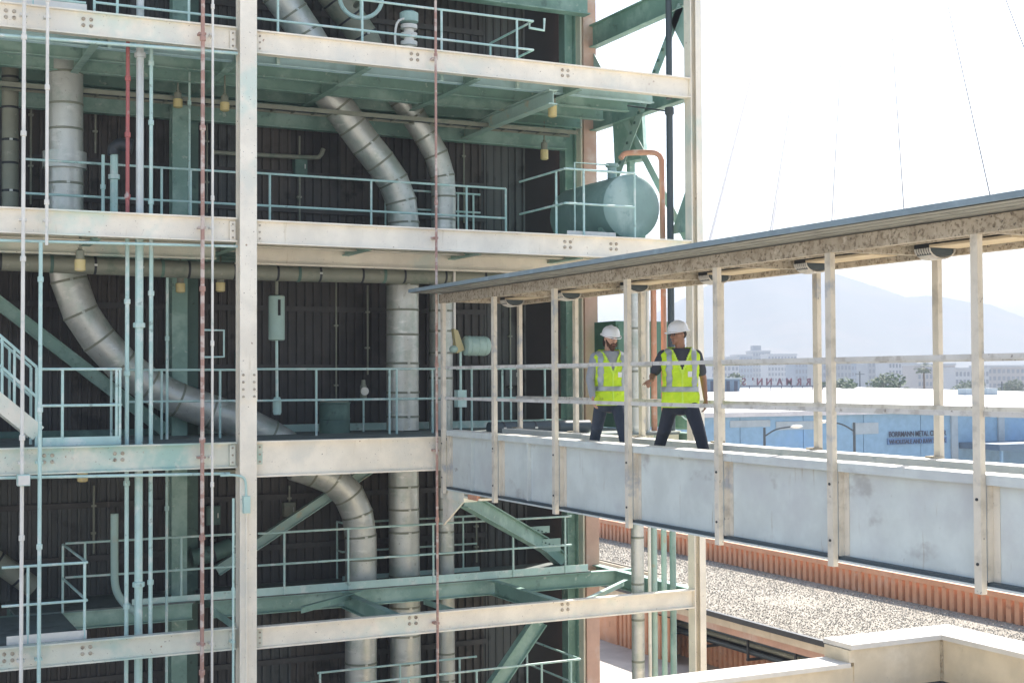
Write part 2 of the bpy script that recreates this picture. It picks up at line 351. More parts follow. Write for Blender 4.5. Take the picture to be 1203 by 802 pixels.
MB().box(a.x, b.x, 148, 151, -2.4, b.z).build('shed_body', 'bluedark', rh); MB().box(a.x-.2, b.x+.2, 147.8, 151.2, b.z, b.z+.15).build('shed_roof', 'panelgrey', rh)
for k in range(4): x = a.x+.5+k*(b.x-a.x-1)/3.3; MB().box(x, x+.5, 147.95, 148.02, -2.0, b.z-.25).build('louvre', 'signdark', rh)

# ---- lamp posts and poles
def lamp_post(px, ytop, D, side, label):
    t = ray(px, ytop); t = t*(D/t.dot(fw)); o = thing('street_lamp', label, 'street lamp', (t.x, t.y, GZ))
    MB().tube([(t.x, t.y, GZ), (t.x, t.y, t.z)], [.11, .07], 8).build('pole', 'slate', o)
    arm = smoothpath([(t.x, t.y, t.z-.5), (t.x+side*.7*rt.x, t.y+side*.7*rt.y, t.z-.1), (t.x+side*1.6*rt.x, t.y+side*1.6*rt.y, t.z+.05)], 5)
    MB().tube(arm, .05, 6).build('arm', 'slate', o); e = arm[-1]
    MB().ball((e.x+side*.25*rt.x, e.y+side*.25*rt.y, e.z), .45, .2, .1, 8, 6).build('lamp_head', 'white', o)
lamp_post(898, 502, 78, 1, 'slim street lamp with its arm to the right before the blue warehouse')
lamp_post(1003.5, 496, 76, -1, 'slim street lamp with its arm to the left before the blue warehouse')
def pole(px, yt, D, label):
    t = ray(px, yt); t = t*(D/t.dot(fw)); o = thing('utility_pole', label, 'pole', (t.x, t.y, GZ))
    MB().tube([(t.x, t.y, GZ), (t.x, t.y, t.z)], [.16, .11], 8).build('pole', 'slate', o)
    MB().bar((t.x-.8*rt.x, t.y-.8*rt.y, t.z-.5), (t.x+.8*rt.x, t.y+.8*rt.y, t.z-.5), .1, .1).build('crossarm', 'slate', o)
pole(1010, 436, 230, 'thin dark pole rising beyond the warehouse roof'); pole(1177, 448, 210, 'short dark pole at the far edge of the white roof')

# ---- trees
def leafcloud(mb, c, rx, rz, n, s):
    for _ in range(n):
        while True:
            q = V((random.uniform(-1, 1), random.uniform(-1, 1), random.uniform(-1, 1)))
            if q.length < 1: break
        q = q.normalized()*(q.length**.45); p = V(c)+V((q.x*rx, q.y*rx, q.z*rz))
        a = V((random.gauss(0, 1), random.gauss(0, 1), random.gauss(0, 1))).normalized(); b = a.orthogonal().normalized()
        k = s*random.uniform(.6, 1.4); mb.add([p-a*k, p+b*k*.6, p+a*k, p-b*k*.6], [(0, 1, 2, 3)])
def tree(px, ytop, D, rx, label):
    t = ray(px, ytop); t = t*(D/t.dot(fw)); o = thing('broadleaf_tree', label, 'tree', (t.x, t.y, GZ)); H = t.z-GZ
    m = MB(); m.tube([(t.x, t.y, GZ), (t.x+.1, t.y, GZ+H*.5), (t.x, t.y, GZ+H*.85)], [.35, .24, .08], 8)
    for k in range(5):
        a = k*1.26; m.tube([(t.x, t.y, GZ+H*(.4+.06*k)), (t.x+math.cos(a)*rx*.6, t.y+math.sin(a)*rx*.6, GZ+H*(.62+.05*k))], [.12, .04], 6)
    m.build('trunk', 'bark', o); m = MB()
    for k in range(9):
        a = random.uniform(0, 6.28); rr = random.uniform(0, rx*.75); leafcloud(m, (t.x+math.cos(a)*rr, t.y+math.sin(a)*rr, GZ+H*random.uniform(.5, .88)), rx*.5, H*.14, 170, .34)
    m.build('crown', 'leaf', o)
tree(1040, 437, 215, 4.6, 'large round green tree behind the white warehouse roof')
tree(985, 445, 205, 3.6, 'low bushy green tree right of the mirrored letters')
tree(1000, 449, 200, 2.6, 'small green shrub-like tree touching the roof edge')
tree(858, 439, 260, 4.2, 'pale green tree rising over the rooftop shed')
tree(1190, 443, 330, 5, 'far green tree on the right beyond the roof')
tree(1140, 447, 300, 5, 'far low green tree between palm and short pole')
pt = ray(1085, 431); pt = pt*(240/pt.dot(fw)); o = thing('palm_tree', 'tall fan palm standing alone beyond the warehouse roof', 'palm', (pt.x, pt.y, GZ))
MB().tube([(pt.x, pt.y, GZ), (pt.x+.15, pt.y, (GZ+pt.z)/2), (pt.x, pt.y, pt.z)], [.26, .2, .15], 8).build('trunk', 'bark', o)
m = MB()
for k in range(34):
    a = random.uniform(0, 6.28); e = random.uniform(-.7, 1.2); d = V((math.cos(a)*math.cos(e), math.sin(a)*math.cos(e), math.sin(e))); c0 = V((pt.x, pt.y, pt.z)); L = random.uniform(1.1, 1.7)
    s_, u_ = basis(d)
    for j in range(7):
        an = (j-3)*.3; q = (d*math.cos(an)+s_*math.sin(an)); m.add([c0+d*L*.45, c0+d*L*.45+q*L*.6+s_*.07-V((0, 0, .15)), c0+d*L*.45+q*L*.75-V((0, 0, .3)), c0+d*L*.45+q*L*.6-s_*.07-V((0, 0, .15))], [(0, 1, 2, 3)])
m.build('crown', 'palm', o)

# ================================================================== GRAVEL-ROOFED ANNEX
AX0, AX1, AZ = 23.1, 29.8, -7.0
an = thing('annex_building', 'orange sided annex with a gravel roof below the bridge', 'building', (26, 36, GZ))
YZ = -8.9      # raised yard beside the annex
yd = MB().box(4, 29, 20.2, 56, GZ-.5, YZ).build('yard', 'ground'); tag(yd, kind='structure')
MB().box(AX0, AX1+.4, 4, 41.2, AZ-.30, AZ-.05).build('roof_slab', 'concrete', an); MB().box(26.0, AX1+.4, 41.2, 58.5, AZ-.30, AZ-.05).build('roof_slab', 'concrete', an)
MB().box(AX0-.03, AX0+.1, 4, 41.3, AZ-.10, AZ+.05).build('roof_edge', 'darkm', an)
MB().box(AX0+.12, AX0+.35, 4.2, 41, AZ-.52, AZ-.302).build('eave_beam', 'peach', an)
for k, (dx, z, r) in enumerate(((.45, AZ-.62, .07), (.62, AZ-.80, .08), (.42, AZ-.95, .06), (.75, AZ-1.08, .07))):
    MB().tube([(AX0+dx, 5, z), (AX0+dx, 40.2, z)], r, 10).build('rack_pipe', 'slate' if k != 1 else 'jacketdark', an, True)
for k in range(16):
    y = 6+k*2.2; MB().box(AX0+.3, AX0+1.2, y, y+.08, AZ-1.2, AZ-1.13).build('rack_arm', 'darkm', an); MB().box(AX0+.3, AX0+.36, y, y+.06, AZ-1.15, AZ-.302).build('rack_hanger', 'darkm', an)
# corrugated siding panels: shared mesh
def ribbed(name, m, parent, L, z0, z1, pitch, dep, axis='Y', loc=(0, 0, 0), data=None):
    if data is None:
        q = MB(); nrib = int(round(L/pitch)); p = L/nrib; prof = []
        for i in range(nrib): b = i*p; prof += [(b, 0), (b+p*.56, 0), (b+p*.66, dep), (b+p*.90, dep)]
        prof.append((L, 0)); vs = []
        for u, d in prof:
            for z in (z0, z1): vs.append((d, u, z) if axis == 'Y' else (u, d, z))
        q.add(vs, [(2*i, 2*i+2, 2*i+3, 2*i+1) for i in range(len(prof)-1)])
        me = bpy.data.meshes.new(name); me.from_pydata(q.v, [], q.f); me.materials.append(M[m]); data = me
    o = bpy.data.objects.new(name, data); C.objects.link(o); o.parent = parent; o.location = V(loc)-V(tuple(parent['_o']))
    if name == 'wall_panel':                        # sheets of slightly different age, not quite flush
        o.material_slots[0].link = 'OBJECT'; o.material_slots[0].material = M[random.choice(('wall', 'wall', 'wall2', 'wall3'))]; o.location.y += random.uniform(-.012, .012)
    return data
MB().box(AX0+1.25, AX1+.3, 4, 40.2, GZ, AZ-.302).build('wall', 'darkm', an); MB().box(26.2, AX1+.3, 40.25, 58, GZ, AZ-.302).build('wall', 'orange', an)
dat = None
for k in range(11): dat = ribbed('siding_panel', 'orange', an, 3.2, YZ-.02, AZ-1.12, .27, .1, 'Y', (AX0+.95, 4.0+3.2*k, 0), dat)
ribbed('siding_panel', 'orange', an, 3.4, YZ-.02, AZ-.53, .27, .1, 'Y', (AX0+.02, 35.9, 0))
MB().box(AX0-.02, AX0+1.2, 39.3, 40.9, YZ-.02, AZ-.53).build('flat_panel', 'orange', an)
dat = None
for k in range(23): dat = ribbed('parapet_panel', 'orange', an, 2.2, AZ, AZ+.68, .30, .26, 'Y', (29.60, 5.2+2.2*k, 0), dat)
MB().box(29.55, 29.68, 5, 55.8, AZ+.66, AZ+.83).build('parapet_cap', 'orange', an)
MB().box(29.86, 30.08, 5, 55.8, AZ-.2, AZ+.64).build('parapet_wall', 'orange', an)
MB().box(29.55, 29.95, 24.0, 25.2, AZ, AZ+.70).build('parapet_box', 'orange', an)
MB().box(26.1, 29.62, 41.1, 58, AZ-.05, AZ-.004).build('gravel_bed', 'gravelbed', an); gb = MB().box(AX0+.1, 29.62, 4.1, 41.1, AZ-.05, AZ).build('gravel_bed', 'gravelbed', an)
# loose stones, three tones
for si in range(3):
    m = MB(); nst = (26000, 22000, 7000)[si]
    for _ in range(nst):
        x = random.uniform(AX0+.15, 29.55); y = 19 + 37*random.random()**1.3; s_ = random.uniform(.014, .034)
        if math.sin(x*1.3+math.sin(y*.7)*1.5)+math.sin(y*.9-x*.4) > 1.25 and random.random() < .6: continue
        if y > 41 and x < 26.2: continue
        a = random.uniform(0, 6.28)
        c, q = math.cos(a)*s_, math.sin(a)*s_; z = AZ-.004; h = s_*random.uniform(.7, 1.2)
        m.add([(x+c, y+q, z), (x-q, y+c, z), (x-c, y-q, z), (x+q, y-c, z), (x+random.uniform(-.01, .01), y, z+h)], [(0, 1, 4), (1, 2, 4), (2, 3, 4), (3, 0, 4)])
    me = bpy.data.meshes.new('roof_gravel'); me.from_pydata(m.v, [], m.f); me.materials.append(M['stone'][si]); o = bpy.data.objects.new('roof_gravel', me); C.objects.link(o)
    tag(o, ('pale', 'buff', 'dark')[si]+' loose gravel stones scattered over the annex roof', 'gravel', kind='stuff')

# ================================================================== FOREGROUND PARAPET
PY, PX = 19.3, 18.32
pz0, pzL = -4.80, -5.12
pw = thing('parapet_wall', 'cream concrete parapet with white sunlit coping and a stepped corner', 'wall', (16, 19, GZ))
MB().box(16.25, PX+.75, PY, PY+.62, GZ, pz0-.09).build('wall_panel', 'concrete', pw)
MB().box(8.6, 16.25, PY+.02, PY+.55, GZ, pzL-.08).build('low_wall_panel', 'concrete', pw)
MB().box(PX, PX+.7, 2, PY-.003, GZ, pz0-.09).build('side_wall_panel', 'concrete', pw)
MB().box(16.15, PX+.82, PY-.06, PY+.72, pz0-.09, pz0).build('coping', 'coping', pw)
MB().box(PX-.06, PX+.8, 2, PY-.065, pz0-.09, pz0).build('coping', 'coping', pw)
MB().box(8.6, 16.14, PY-.05, PY+.62, pzL-.08, pzL).build('low_coping', 'coping', pw)
MB().box(16.12, 16.24, PY-.03, PY+.66, pzL, pz0-.1).build('step_cap', 'concrete', pw)
MB().box(PX-.045, PX-.002, PY-.045, PY-.002, pz0-.9, pz0-.1).build('corner_joint', 'roofbeam', pw)
bf = thing('black_handrail', 'black metal handrail along the inner foot of the parapet corner', 'handrail', (17, 18, -6.5))
zr = -5.62
MB().tube([(15.9, PY-.25, zr), (PX-.25, PY-.25, zr), (PX-.25, 12, zr)], .035, 8).build('top_rail', 'darkm', bf)
for x, y in ((16.6, PY-.25), (17.3, PY-.25), (PX-.25, PY-.25), (PX-.25, 18.2), (PX-.25, 17.2), (PX-.25, 16.2), (PX-.25, 15.0)): MB().tube([(x, y, zr), (x, y, -6.5)], .025, 8).build('post', 'darkm', bf)
t = MB().box(6, PX, 2, PY-.0, -6.7, -6.5).build('terrace', 'concrete'); tag(t, kind='structure')

# ================================================================== PLANT: STEEL FRAME
XL_, XR = -4.0, 16.22         # left (off frame) and right ends of the facade
XC = xw(291, 24.1)           # front column
fr = thing('industrial_tower', 'open steel plant tower with cream front beams and columns', 'structure', (6, YF, GZ))
ZA, ZAb = 6.36, 5.93; ZB, ZBb = 2.89, 2.45; ZC, ZCb = -1.14, -1.60; ZD, ZDb = -4.48, -4.87
ZT = 10.1; ZE = -8.1
def ib(p, q, h, b, m, name='beam', tf=.028, hint=V((0, 0, 1)), parent=None): return MB().ibeam(p, q, h, b, tf, .02, hint).build(name, m, parent or fr)
def bolts(b, X, Z, m='roofbeam', dx=.13, dz=.11, Y=YF-.002):
    for i in (-1, 1):
        for j in (-1, 1): MB().lathe([(.034, 0), (.034, .022), (.02, .03)], (X+i*dx/2, Y+.095, Z+j*dz/2), (0, -1, 0), 8).build('bolt', m, b)
# front columns (H sections)
def hcol(x, y, z0, z1, b, d, m, name='column', flip=False):
    q = MB(); hint = V((0, 1, 0)) if not flip else V((1, 0, 0))
    q.ibeam((x, y, z0), (x, y, z1), d, b, .024, .02, hint); return q.build(name, m, fr)
cl = hcol(XC, YF, GZ, 11, .31, .3, 'cream'); tag(cl, 'main cream front column')
for zc in (-.12,):
    q = MB().box(XC-.158, XC+.158, YF-.167, YF-.152, zc-.28, zc+.28)
    sp = q.build('splice_plate', 'cream', cl)
    for i in (-1, 1):
        for j in range(4): MB().lathe([(.024, 0), (.024, .018)], (XC+i*.1, YF-.167, zc-.2+j*.13), (0, -1, 0), 8).build('bolt', 'roofbeam', cl)
cr = hcol(XR, YF+.05, GZ, 11, .25, .27, 'cream', flip=True); tag(cr, 'cream corner column beyond the bridge')
MB().box(XR-.02, XR+.128, YF-.10, YF-.086, GZ, 11).build('cover_plate', 'cream', cr)
hcol(-3.0, YF, GZ, 11, .31, .3, 'cream')
# front beams, left and right of the column
for nm, zt, zb, m, y in (('A', ZA, ZAb, 'cream', YF), ('B', ZB, ZBb, 'cream', YF), ('D', ZD, ZDb, 'creamteal', YF)):
    b1 = ib((XL_, y+.06, (zt+zb)/2+.02), (XC-.17, y+.06, (zt+zb)/2+.02), zt-zb, .18, m)
    b2 = ib((XC+.17, y+.02, (zt+zb)/2), (XR-.14, y+.02, (zt+zb)/2), zt-zb, .18, m if nm != 'D' else 'cream')
    zc = (zt+zb)/2
    if nm == 'A':
        for px in (12, 103): bolts(b1, xw(px, YF, 20), zc+.04, Y=YF-.04)
        for px in (487, 664): bolts(b2, xw(px, YF, 70), zc+.04, Y=YF-.08)
    if nm == 'B':
        for px in (667, 721): bolts(b2, xw(px, YF, 285), zc+.02, Y=YF-.08)
    if nm == 'D':
        for px in (10, 102): bolts(b1, xw(px, YF, 765), zc+.04, Y=YF-.04)
        for px in (485, 664): bolts(b2, xw(px, YF, 720), zc+.06, Y=YF-.08)
    tag(b1, 'cream front beam left of the main column'); tag(b2, 'cream front beam right of the main column')
b1 = ib((XL_, YF+.06, (ZC+ZCb)/2), (XC-.17, YF+.06, (ZC+ZCb)/2), ZC-ZCb, .18, 'creamteal')
for px in (57, 140): bolts(b1, xw(px, YF, 530), (ZC+ZCb)/2+.03, Y=YF-.04)
b2 = ib((XC+.17, YF+.02, -1.455), (10.32, YF+.02, -1.455), .65, .18, 'cream', tf=.03)
b3 = ib((10.34, YF+.5, -1.455), (XR-.14, YF+.5, -1.455), .6, .2, 'creamteal')
for z in (ZT, ZE): ib((XL_, YF+.05, z), (XR-.14, YF+.05, z), .45, .18, 'cream')
for zt, zb, mm in ((ZA, ZAb, 'cream'), (ZB, ZBb, 'cream'), (ZC, ZCb, 'creamteal'), (ZD, ZDb, 'creamteal')):
    for sx_ in (-1, 1):
        xp = XC+sx_*.25; cp = MB().box(xp-.05, xp+.05, YF-.004+.0, YF+.035, zb+.05, zt-.05).build('connection_plate', mm, fr)
        for j in range(3): MB().lathe([(.018, 0), (.018, .016)], (xp, YF-.004, zb+.1+j*(zt-zb-.2)/2), (0, -1, 0), 8).build('bolt', 'roofbeam', cp)
# rear columns
rc = hcol(15.75, 29.0, GZ, 11, .3, .3, 'teal', flip=True)
pc = MB().box(15.95, 16.3, 28.55, 29.35, GZ, 11).build('peach_column', 'peach', fr); MB().box(15.9, 15.945, 28.62, 28.95, GZ, 11).build('edge_plate', 'cream', pc)
xi = xw(211, 28.4, 150)
ic = MB(); ic.ibeam((xi, 28.5, GZ), (xi, 28.5, 11), .3, .32, .024, .02, V((0, 1, 0))); ic.build('column', 'teal', fr)
for X_ in (XC+.1, 2.2-.4): hcol(X_, YW-.25, GZ, 11, .25, .25, 'tealdark')
# joists and cross beams under each deck
JY = (25.05, 26.1, 27.2, 28.3, 29.1)
for zt, hs, ms in ((ZA, .36, ('skylit_teal', 'teal', 'teal', 'teal', 'teal')), (ZB, .36, ('cream', 'creamteal', 'teal', 'teal', 'teal')), (ZC, .36, ('tealdark',)*5), (ZT+.2, .4, ('teal',)*5)):
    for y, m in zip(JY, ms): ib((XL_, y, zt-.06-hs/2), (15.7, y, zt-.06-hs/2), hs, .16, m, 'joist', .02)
for zt in (ZA, ZB, ZC, ZT+.2):
    for x in (-1.2, 1.6, 3.9, XC, 8.9, 11.2, 13.5):
        ib((x, YF+.16, zt-.30), (x, 29.2, zt-.30), .32, .14, 'teal', 'cross_beam', .018)
# web stiffeners on the front joist, coloured pale blue as if sky-lit
for px in (128, 326, 425, 518, 607): x = xw(px, 25, 60); MB().box(x-.03, x+.03, 24.93, 25.03, ZA-.40, ZA-.08).build('stiffener', 'rail', fr)
# heavy rear beams
ib((XL_, 28.85, 5.74), (15.6, 28.85, 5.74), .5, .22, 'teal', 'rear_beam'); ib((XC+.2, 25.7, 2.47), (15.6, 25.7, 2.47), .53, .2, 'cream', 'deep_beam'); ib((XL_, 25.7, 2.5), (XC-.2, 25.7, 2.5), .46, .2, 'creamteal', 'deep_beam')
ib((10.6, 27.9, 9.1), (15.7, 27.9, 9.1), 1.1, .3, 'teal', 'rear_beam')
ib((12.92, YF+.2, 5.72), (12.92, 28.9, 5.72), .3, .2, 'motor', 'cross_beam')
# side (X = 16) beams along the depth and X bracing
for z, h in ((6.15, .40), (8.25, .55), (2.67, .4), (-1.4, .4), (-4.7, .4)):
    ib((XR, YF+.2, z), (XR, 28.85, z), h, .22, 'teal', 'side_beam')
def brace(p, q, wd=.16, m='teal', name='brace'):
    p, q = V(p), V(q); b = MB(); b.prism([(-wd/2, -.05), (wd/2, -.05), (wd/2, -.035), (-wd/2+.015, -.035), (-wd/2+.015, .05), (-wd/2, .05)], p, q, V((1, 0, 0))); return b.build(name, m, fr)
zt_, zb_ = 8.0, 2.95
b = brace((XR-.05, YF+.35, zt_), (XR-.05, 28.8, zb_), .26, 'motor'); b2 = brace((XR+.06, 28.8, 8.0), (XR+.06, YF+.35, 2.95), .2, 'motor')
q = MB()
for k in range(22):
    t = .08+k*.04; p = V((XR-.13, YF+.35+(28.8-YF-.35)*t, zt_+(zb_-zt_)*t)); q.box(p.x-.02, p.x, p.y-.035, p.y+.035, p.z-.03, p.z+.03)
q.build('lattice_plate', 'tealdark', b)
MB().add([(XR-.1, YF+.2, 3.1), (XR-.1, YF+.8, 3.1), (XR-.1, YF+.2, 4.0), (XR-.08, YF+.2, 3.1), (XR-.08, YF+.8, 3.1), (XR-.08, YF+.2, 4.0)], [(0, 2, 1), (3, 4, 5), (0, 1, 4, 3), (1, 2, 5, 4), (2, 0, 3, 5)]).build('gusset', 'teal', fr)
MB().add([(XR-.1, YF+.2, 7.95), (XR-.1, YF+.9, 7.95), (XR-.1, YF+.2, 7.0), (XR-.08, YF+.2, 7.95), (XR-.08, YF+.9, 7.95), (XR-.08, YF+.2, 7.0)], [(0, 2, 1), (3, 4, 5), (0, 1, 4, 3), (1, 2, 5, 4), (2, 0, 3, 5)]).build('gusset', 'teal', fr)
# lower level braces
ib(WY(-90, 288, 28.55), WY(195, 506, 28.55), .26, .16, 'teal', 'diagonal_brace', .02)
ib(WY(634, 728, 26.5), WY(575, 815, 26.5), .34, .2, 'teal', 'diagonal_brace', .02)
ib(WY(546, 586, 25.6), WY(640, 640, 28.4), .34, .2, 'teal', 'diagonal_brace', .02)
ib(WY(255, 670, 28.65), WY(435, 550, 28.65), .22, .16, 'motor', 'diagonal_brace', .02)
ib(WY(640, 640, 28.4), WY(662, 660, 28.9), .34, .2, 'teal', 'diagonal_brace', .02)
for (px, py, Y_, w_, h_) in ((632, 622, 28.2, .5, .16), (645, 640, 28.3, .5, .3), (622, 628, 28.0, .16, .3)):
    c = WY(px, py, Y_); gz = MB().prism([(-w_/2, -.012), (w_/2, -.012), (w_/2, .012), (-w_/2, .012)], c-V((-.05, 0, h_/2)), c+V((.05, 0, h_/2)), V((0, 1, 0))).build('gusset', 'motor', fr)
    for k in range(5): MB().lathe([(.02, 0), (.02, .02)], c+V((-w_/2+.05+k*(w_-.1)/4, -.012, h_*.3-k*.03)), (0, -1, 0), 8).build('bolt', 'tealdark', gz)
# level D: set-back walkway carrying beam and short beams to the front
YD = 27.5
zwk = zw(303, 691, YD)        # walkway toe board top
ib((XC+.2, YD+.1, zwk-.36), (xw(742, YD, 672)+.1, YD+.1, zwk-.36), .34, .2, 'teal', 'walkway_beam', .02)
ib((XL_, YD+.1, zwk-.36), (XC-.2, YD+.1, zwk-.36), .34, .2, 'teal', 'walkway_beam', .02)
for px in (430, 612): x = xw(px, 26.2, 700); ib((x, YF+.15, ZD-.2), (x, YD-.0, ZD-.2), .32, .18, 'teal', 'short_beam', .022)
x = xw(742, 27.0, 672); ib((x, YD-.3, zwk-.36), (x, 28.9, zwk-.36), .30, .18, 'teal', 'short_beam', .022)
brace(WY(356, 716, 25.8), WY(425, 697, 27.3), .14); brace(WY(690, 706, 24.6), WY(735, 684, 26.6), .14, 'motor')

for y in (28.2, 28.8):
    for x0_, x1_ in ((2.9, XC-.2), (XC+.2, 15.4)): ib((x0_, y, zwk-.32), (x1_, y, zwk-.32), .2, .12, 'tealdark', 'joist', .015)
for px in (180, 260, 360, 500, 560): x = xw(px, YD, 700); ib((x, YD+.2, zwk-.3), (x, 29.1, zwk-.3), .18, .1, 'teal', 'cross_beam', .014)
brace(WY(250, 715, 26.6), WY(282, 738, 24.5), .14); brace(WY(500, 706, 27.3), WY(560, 725, 24.6), .12)
# ================================================================== DECKS
def deck(label, y0, y1, x0, x1, z, m='deck'):
    o = thing('steel_deck', label, 'deck', ((x0+x1)/2, (y0+y1)/2, z-.05))
    nn = max(1, int((x1-x0)/2.3)); dx = (x1-x0)/nn
    for k in range(nn): MB().box(x0+k*dx+.008, x0+(k+1)*dx-.008, y0, y1, z-.05, z).build('deck_plate', m, o)
    return o
deck('steel deck above the uppermost full front beam', YF+.16, YW-.1, XL_, 15.6, ZA-.01, 'teal')
deck('steel deck carrying the blue green tank', YF+.16, YW-.1, XL_, 15.9, ZB-.03, 'teal')
dc = deck('steel deck level with the footbridge floor', YF+.16, YW-.1, XL_, 15.9, ZC-.03)
deck('steel roof deck over the topmost storey', YF, YW, XL_, 15.9, ZT+.23, 'tealdark')
dd = deck('set back steel walkway below the footbridge', YD+.02, YW-.1, XC+.15, 15.5, zwk-.16)
deck('set back steel walkway left of the main column', YD+.02, YW-.1, 2.9, XC-.15, zwk-.16)
deck('small front platform behind the lowest cream beam at left', YF+.2, YD, XL_, xw(102, YF+.3, 745), ZD-.02)
deck('lowest steel deck under the pipes', YF+.2, YW-.1, XL_, 15.9, ZE)
# toe boards and curbs on the decks
MB().box(XC+.2, xw(660, YW, 497), YW-.32, YW-.14, ZC-.03, ZC+.13).build('curb', 'rail', dc); MB().box(XL_, XC-.2, YW-.32, YW-.14, ZC-.03, ZC+.10).build('curb', 'tealdark', dc)
MB().box(XC+.2, 15.4, YD-.0, YD+.018, zwk-.16, zwk).build('toe_board', 'rail', dd)

# ================================================================== REAR WALL
cw_ = thing('corrugated_wall', 'dark corrugated steel wall at the back of the plant decks', 'wall', (6, YW, GZ))
dat = {}
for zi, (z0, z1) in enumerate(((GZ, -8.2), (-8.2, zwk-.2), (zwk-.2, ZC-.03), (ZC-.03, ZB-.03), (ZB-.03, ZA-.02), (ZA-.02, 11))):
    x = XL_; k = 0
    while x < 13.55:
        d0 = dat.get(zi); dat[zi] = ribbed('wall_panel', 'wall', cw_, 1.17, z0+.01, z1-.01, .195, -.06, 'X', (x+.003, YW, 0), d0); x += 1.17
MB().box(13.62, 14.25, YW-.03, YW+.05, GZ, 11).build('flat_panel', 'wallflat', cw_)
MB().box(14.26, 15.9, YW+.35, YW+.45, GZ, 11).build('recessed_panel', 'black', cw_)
for z in (5.9, 4.55, 3.75, 1.55, .25, -2.6, -3.7, -6.2, -7.4, 8.2): MB().box(XL_, 13.6, YW-.12, YW-.065, z-.06, z+.06).build('girt', 'wall', cw_)
bh = thing('boiler_house', 'dark windowless block rising behind the corrugated wall', 'building', (6, 36, GZ))
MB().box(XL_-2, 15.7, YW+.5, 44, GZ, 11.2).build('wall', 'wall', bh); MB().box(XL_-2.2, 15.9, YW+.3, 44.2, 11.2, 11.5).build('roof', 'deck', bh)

# ================================================================== PIPES
def pipe(label, pts, r, m='jacket', bands=.55, cat='pipe', name='insulated_pipe', group=None, n=8, seg=20, hang=()):
    if bands and len(pts) > 2:                     # lagged bends are made of straight gores with a band at every joint
        Q = smoothpath(pts, 12); P = [Q[0]]; acc = 0
        for i in range(1, len(Q)):
            acc += (Q[i]-Q[i-1]).length
            if acc > bands*.85 or i == len(Q)-1: P.append(Q[i]); acc = 0
        joints = [(P[i], (P[i+1]-P[i-1]).normalized()) for i in range(1, len(P)-1)]
    else:
        P = smoothpath(pts, n) if len(pts) > 2 else [V(p) for p in pts]; joints = []
        if bands:
            d = (P[-1]-P[0]).normalized(); L = (P[-1]-P[0]).length; u = bands*.5
            while u < L-.1: joints.append((P[0]+d*u, d)); u += bands*random.uniform(.8, 1.2)
    if isinstance(r, (list, tuple)): r = r[0]
    o = thing(name, label, cat, tuple(P[-1] if P[-1].z < P[0].z else P[0]), group)
    MB().tube(P, r, seg).build('jacket' if bands else 'pipe', m, o, True)
    for c, d in joints:
        MB().tube([c-d*.024, c-d*.018, c+d*.018, c+d*.024], [r*1.0, r*1.028, r*1.028, r*1.0], seg).build('band', M['jacketdark'] if m == 'jacket' else M['darkm'], o, True)
        if random.random() < .6: MB().box(c.x-.03, c.x+.03, c.y-r*1.06, c.y-r*1.0, c.z-.02, c.z+.02).build('clip', 'jacket', o)
    for px, py, Y in hang:
        q = WY(px, py, Y); MB().tube([q, q+V((0, 0, .9))], .016, 6).build('hanger_rod', 'tealdark', o); MB().lathe([(r*1.06, -.03), (r*1.06, .03)], q, P[-1]-P[0], 18).build('hanger_ring', 'tealdark', o)
    return o
def flange(o, p, d, r, h=.08, m='jacket'):
    MB().lathe([(r*.8, -h), (r, -h), (r, h), (r*.8, h)], p, d, 22).build('flange', m, o, True)
def pp(*l, Y): return [WY(x, y, Y) for x, y in l]
def rad(wpx, px, Y): d = ray(px, 440); return wpx/2/F*(Y/d.y)
# upper storey
pipe('lagged pipe slanting down behind the top railing by the column', pp((300, -60), (325, -10), (350, 25), (378, 70), Y=27.6), rad(40, 340, 27.6))
pipe('lagged pipe slanting down behind the handwheel', pp((360, -50), (395, 0), (425, 40), (440, 75), Y=28.2), rad(36, 400, 28.2), 'jacketdark')
# between the two upper front beams
o = pipe('tall vertical lagged duct with a wide collar on the left', pp((77, 70), (77.5, 272), Y=27.4), rad(40, 77, 27.4))
flange(o, WY(76, 189, 27.4), (0, 0, 1), rad(50, 77, 27.4), .16)
MB().lathe([(rad(37, 77, 27.4)*1.04, 0), (rad(37, 77, 27.4)*1.06, .02), (rad(37, 77, 27.4)*1.06, .75), (rad(37, 77, 27.4)*1.02, .78)], WY(77, 245, 27.4), (0, 0, 1), 20).build('painted_sleeve', 'creamteal', o, True)
pipe('dull green vertical pipe at the left edge', pp((12, 75), (12, 270), Y=28.2), rad(19, 12, 28.2), 'jacketdark')
pipe('thick lagged pipe leaning down to the right above the middle deck', pp((365, 85), (398, 126), (430, 170), (456, 203), (470, 232), (474, 262), (474, 300), Y=27.9), rad(37, 450, 27.9))
pipe('thinner lagged pipe leaning down beside its thicker twin', pp((455, 95), (482, 131), (503, 165), (516, 190), (521, 218), (521, 262), (521, 300), Y=28.1), rad(29, 510, 28.1))
pipe('thin rail-like pipe with upturned end on the rear wall', pp((250, 179), (302, 182), (366, 185), (376, 183), (380, 175), Y=29.0), .05, 'jacketdark', 0, name='small_pipe')
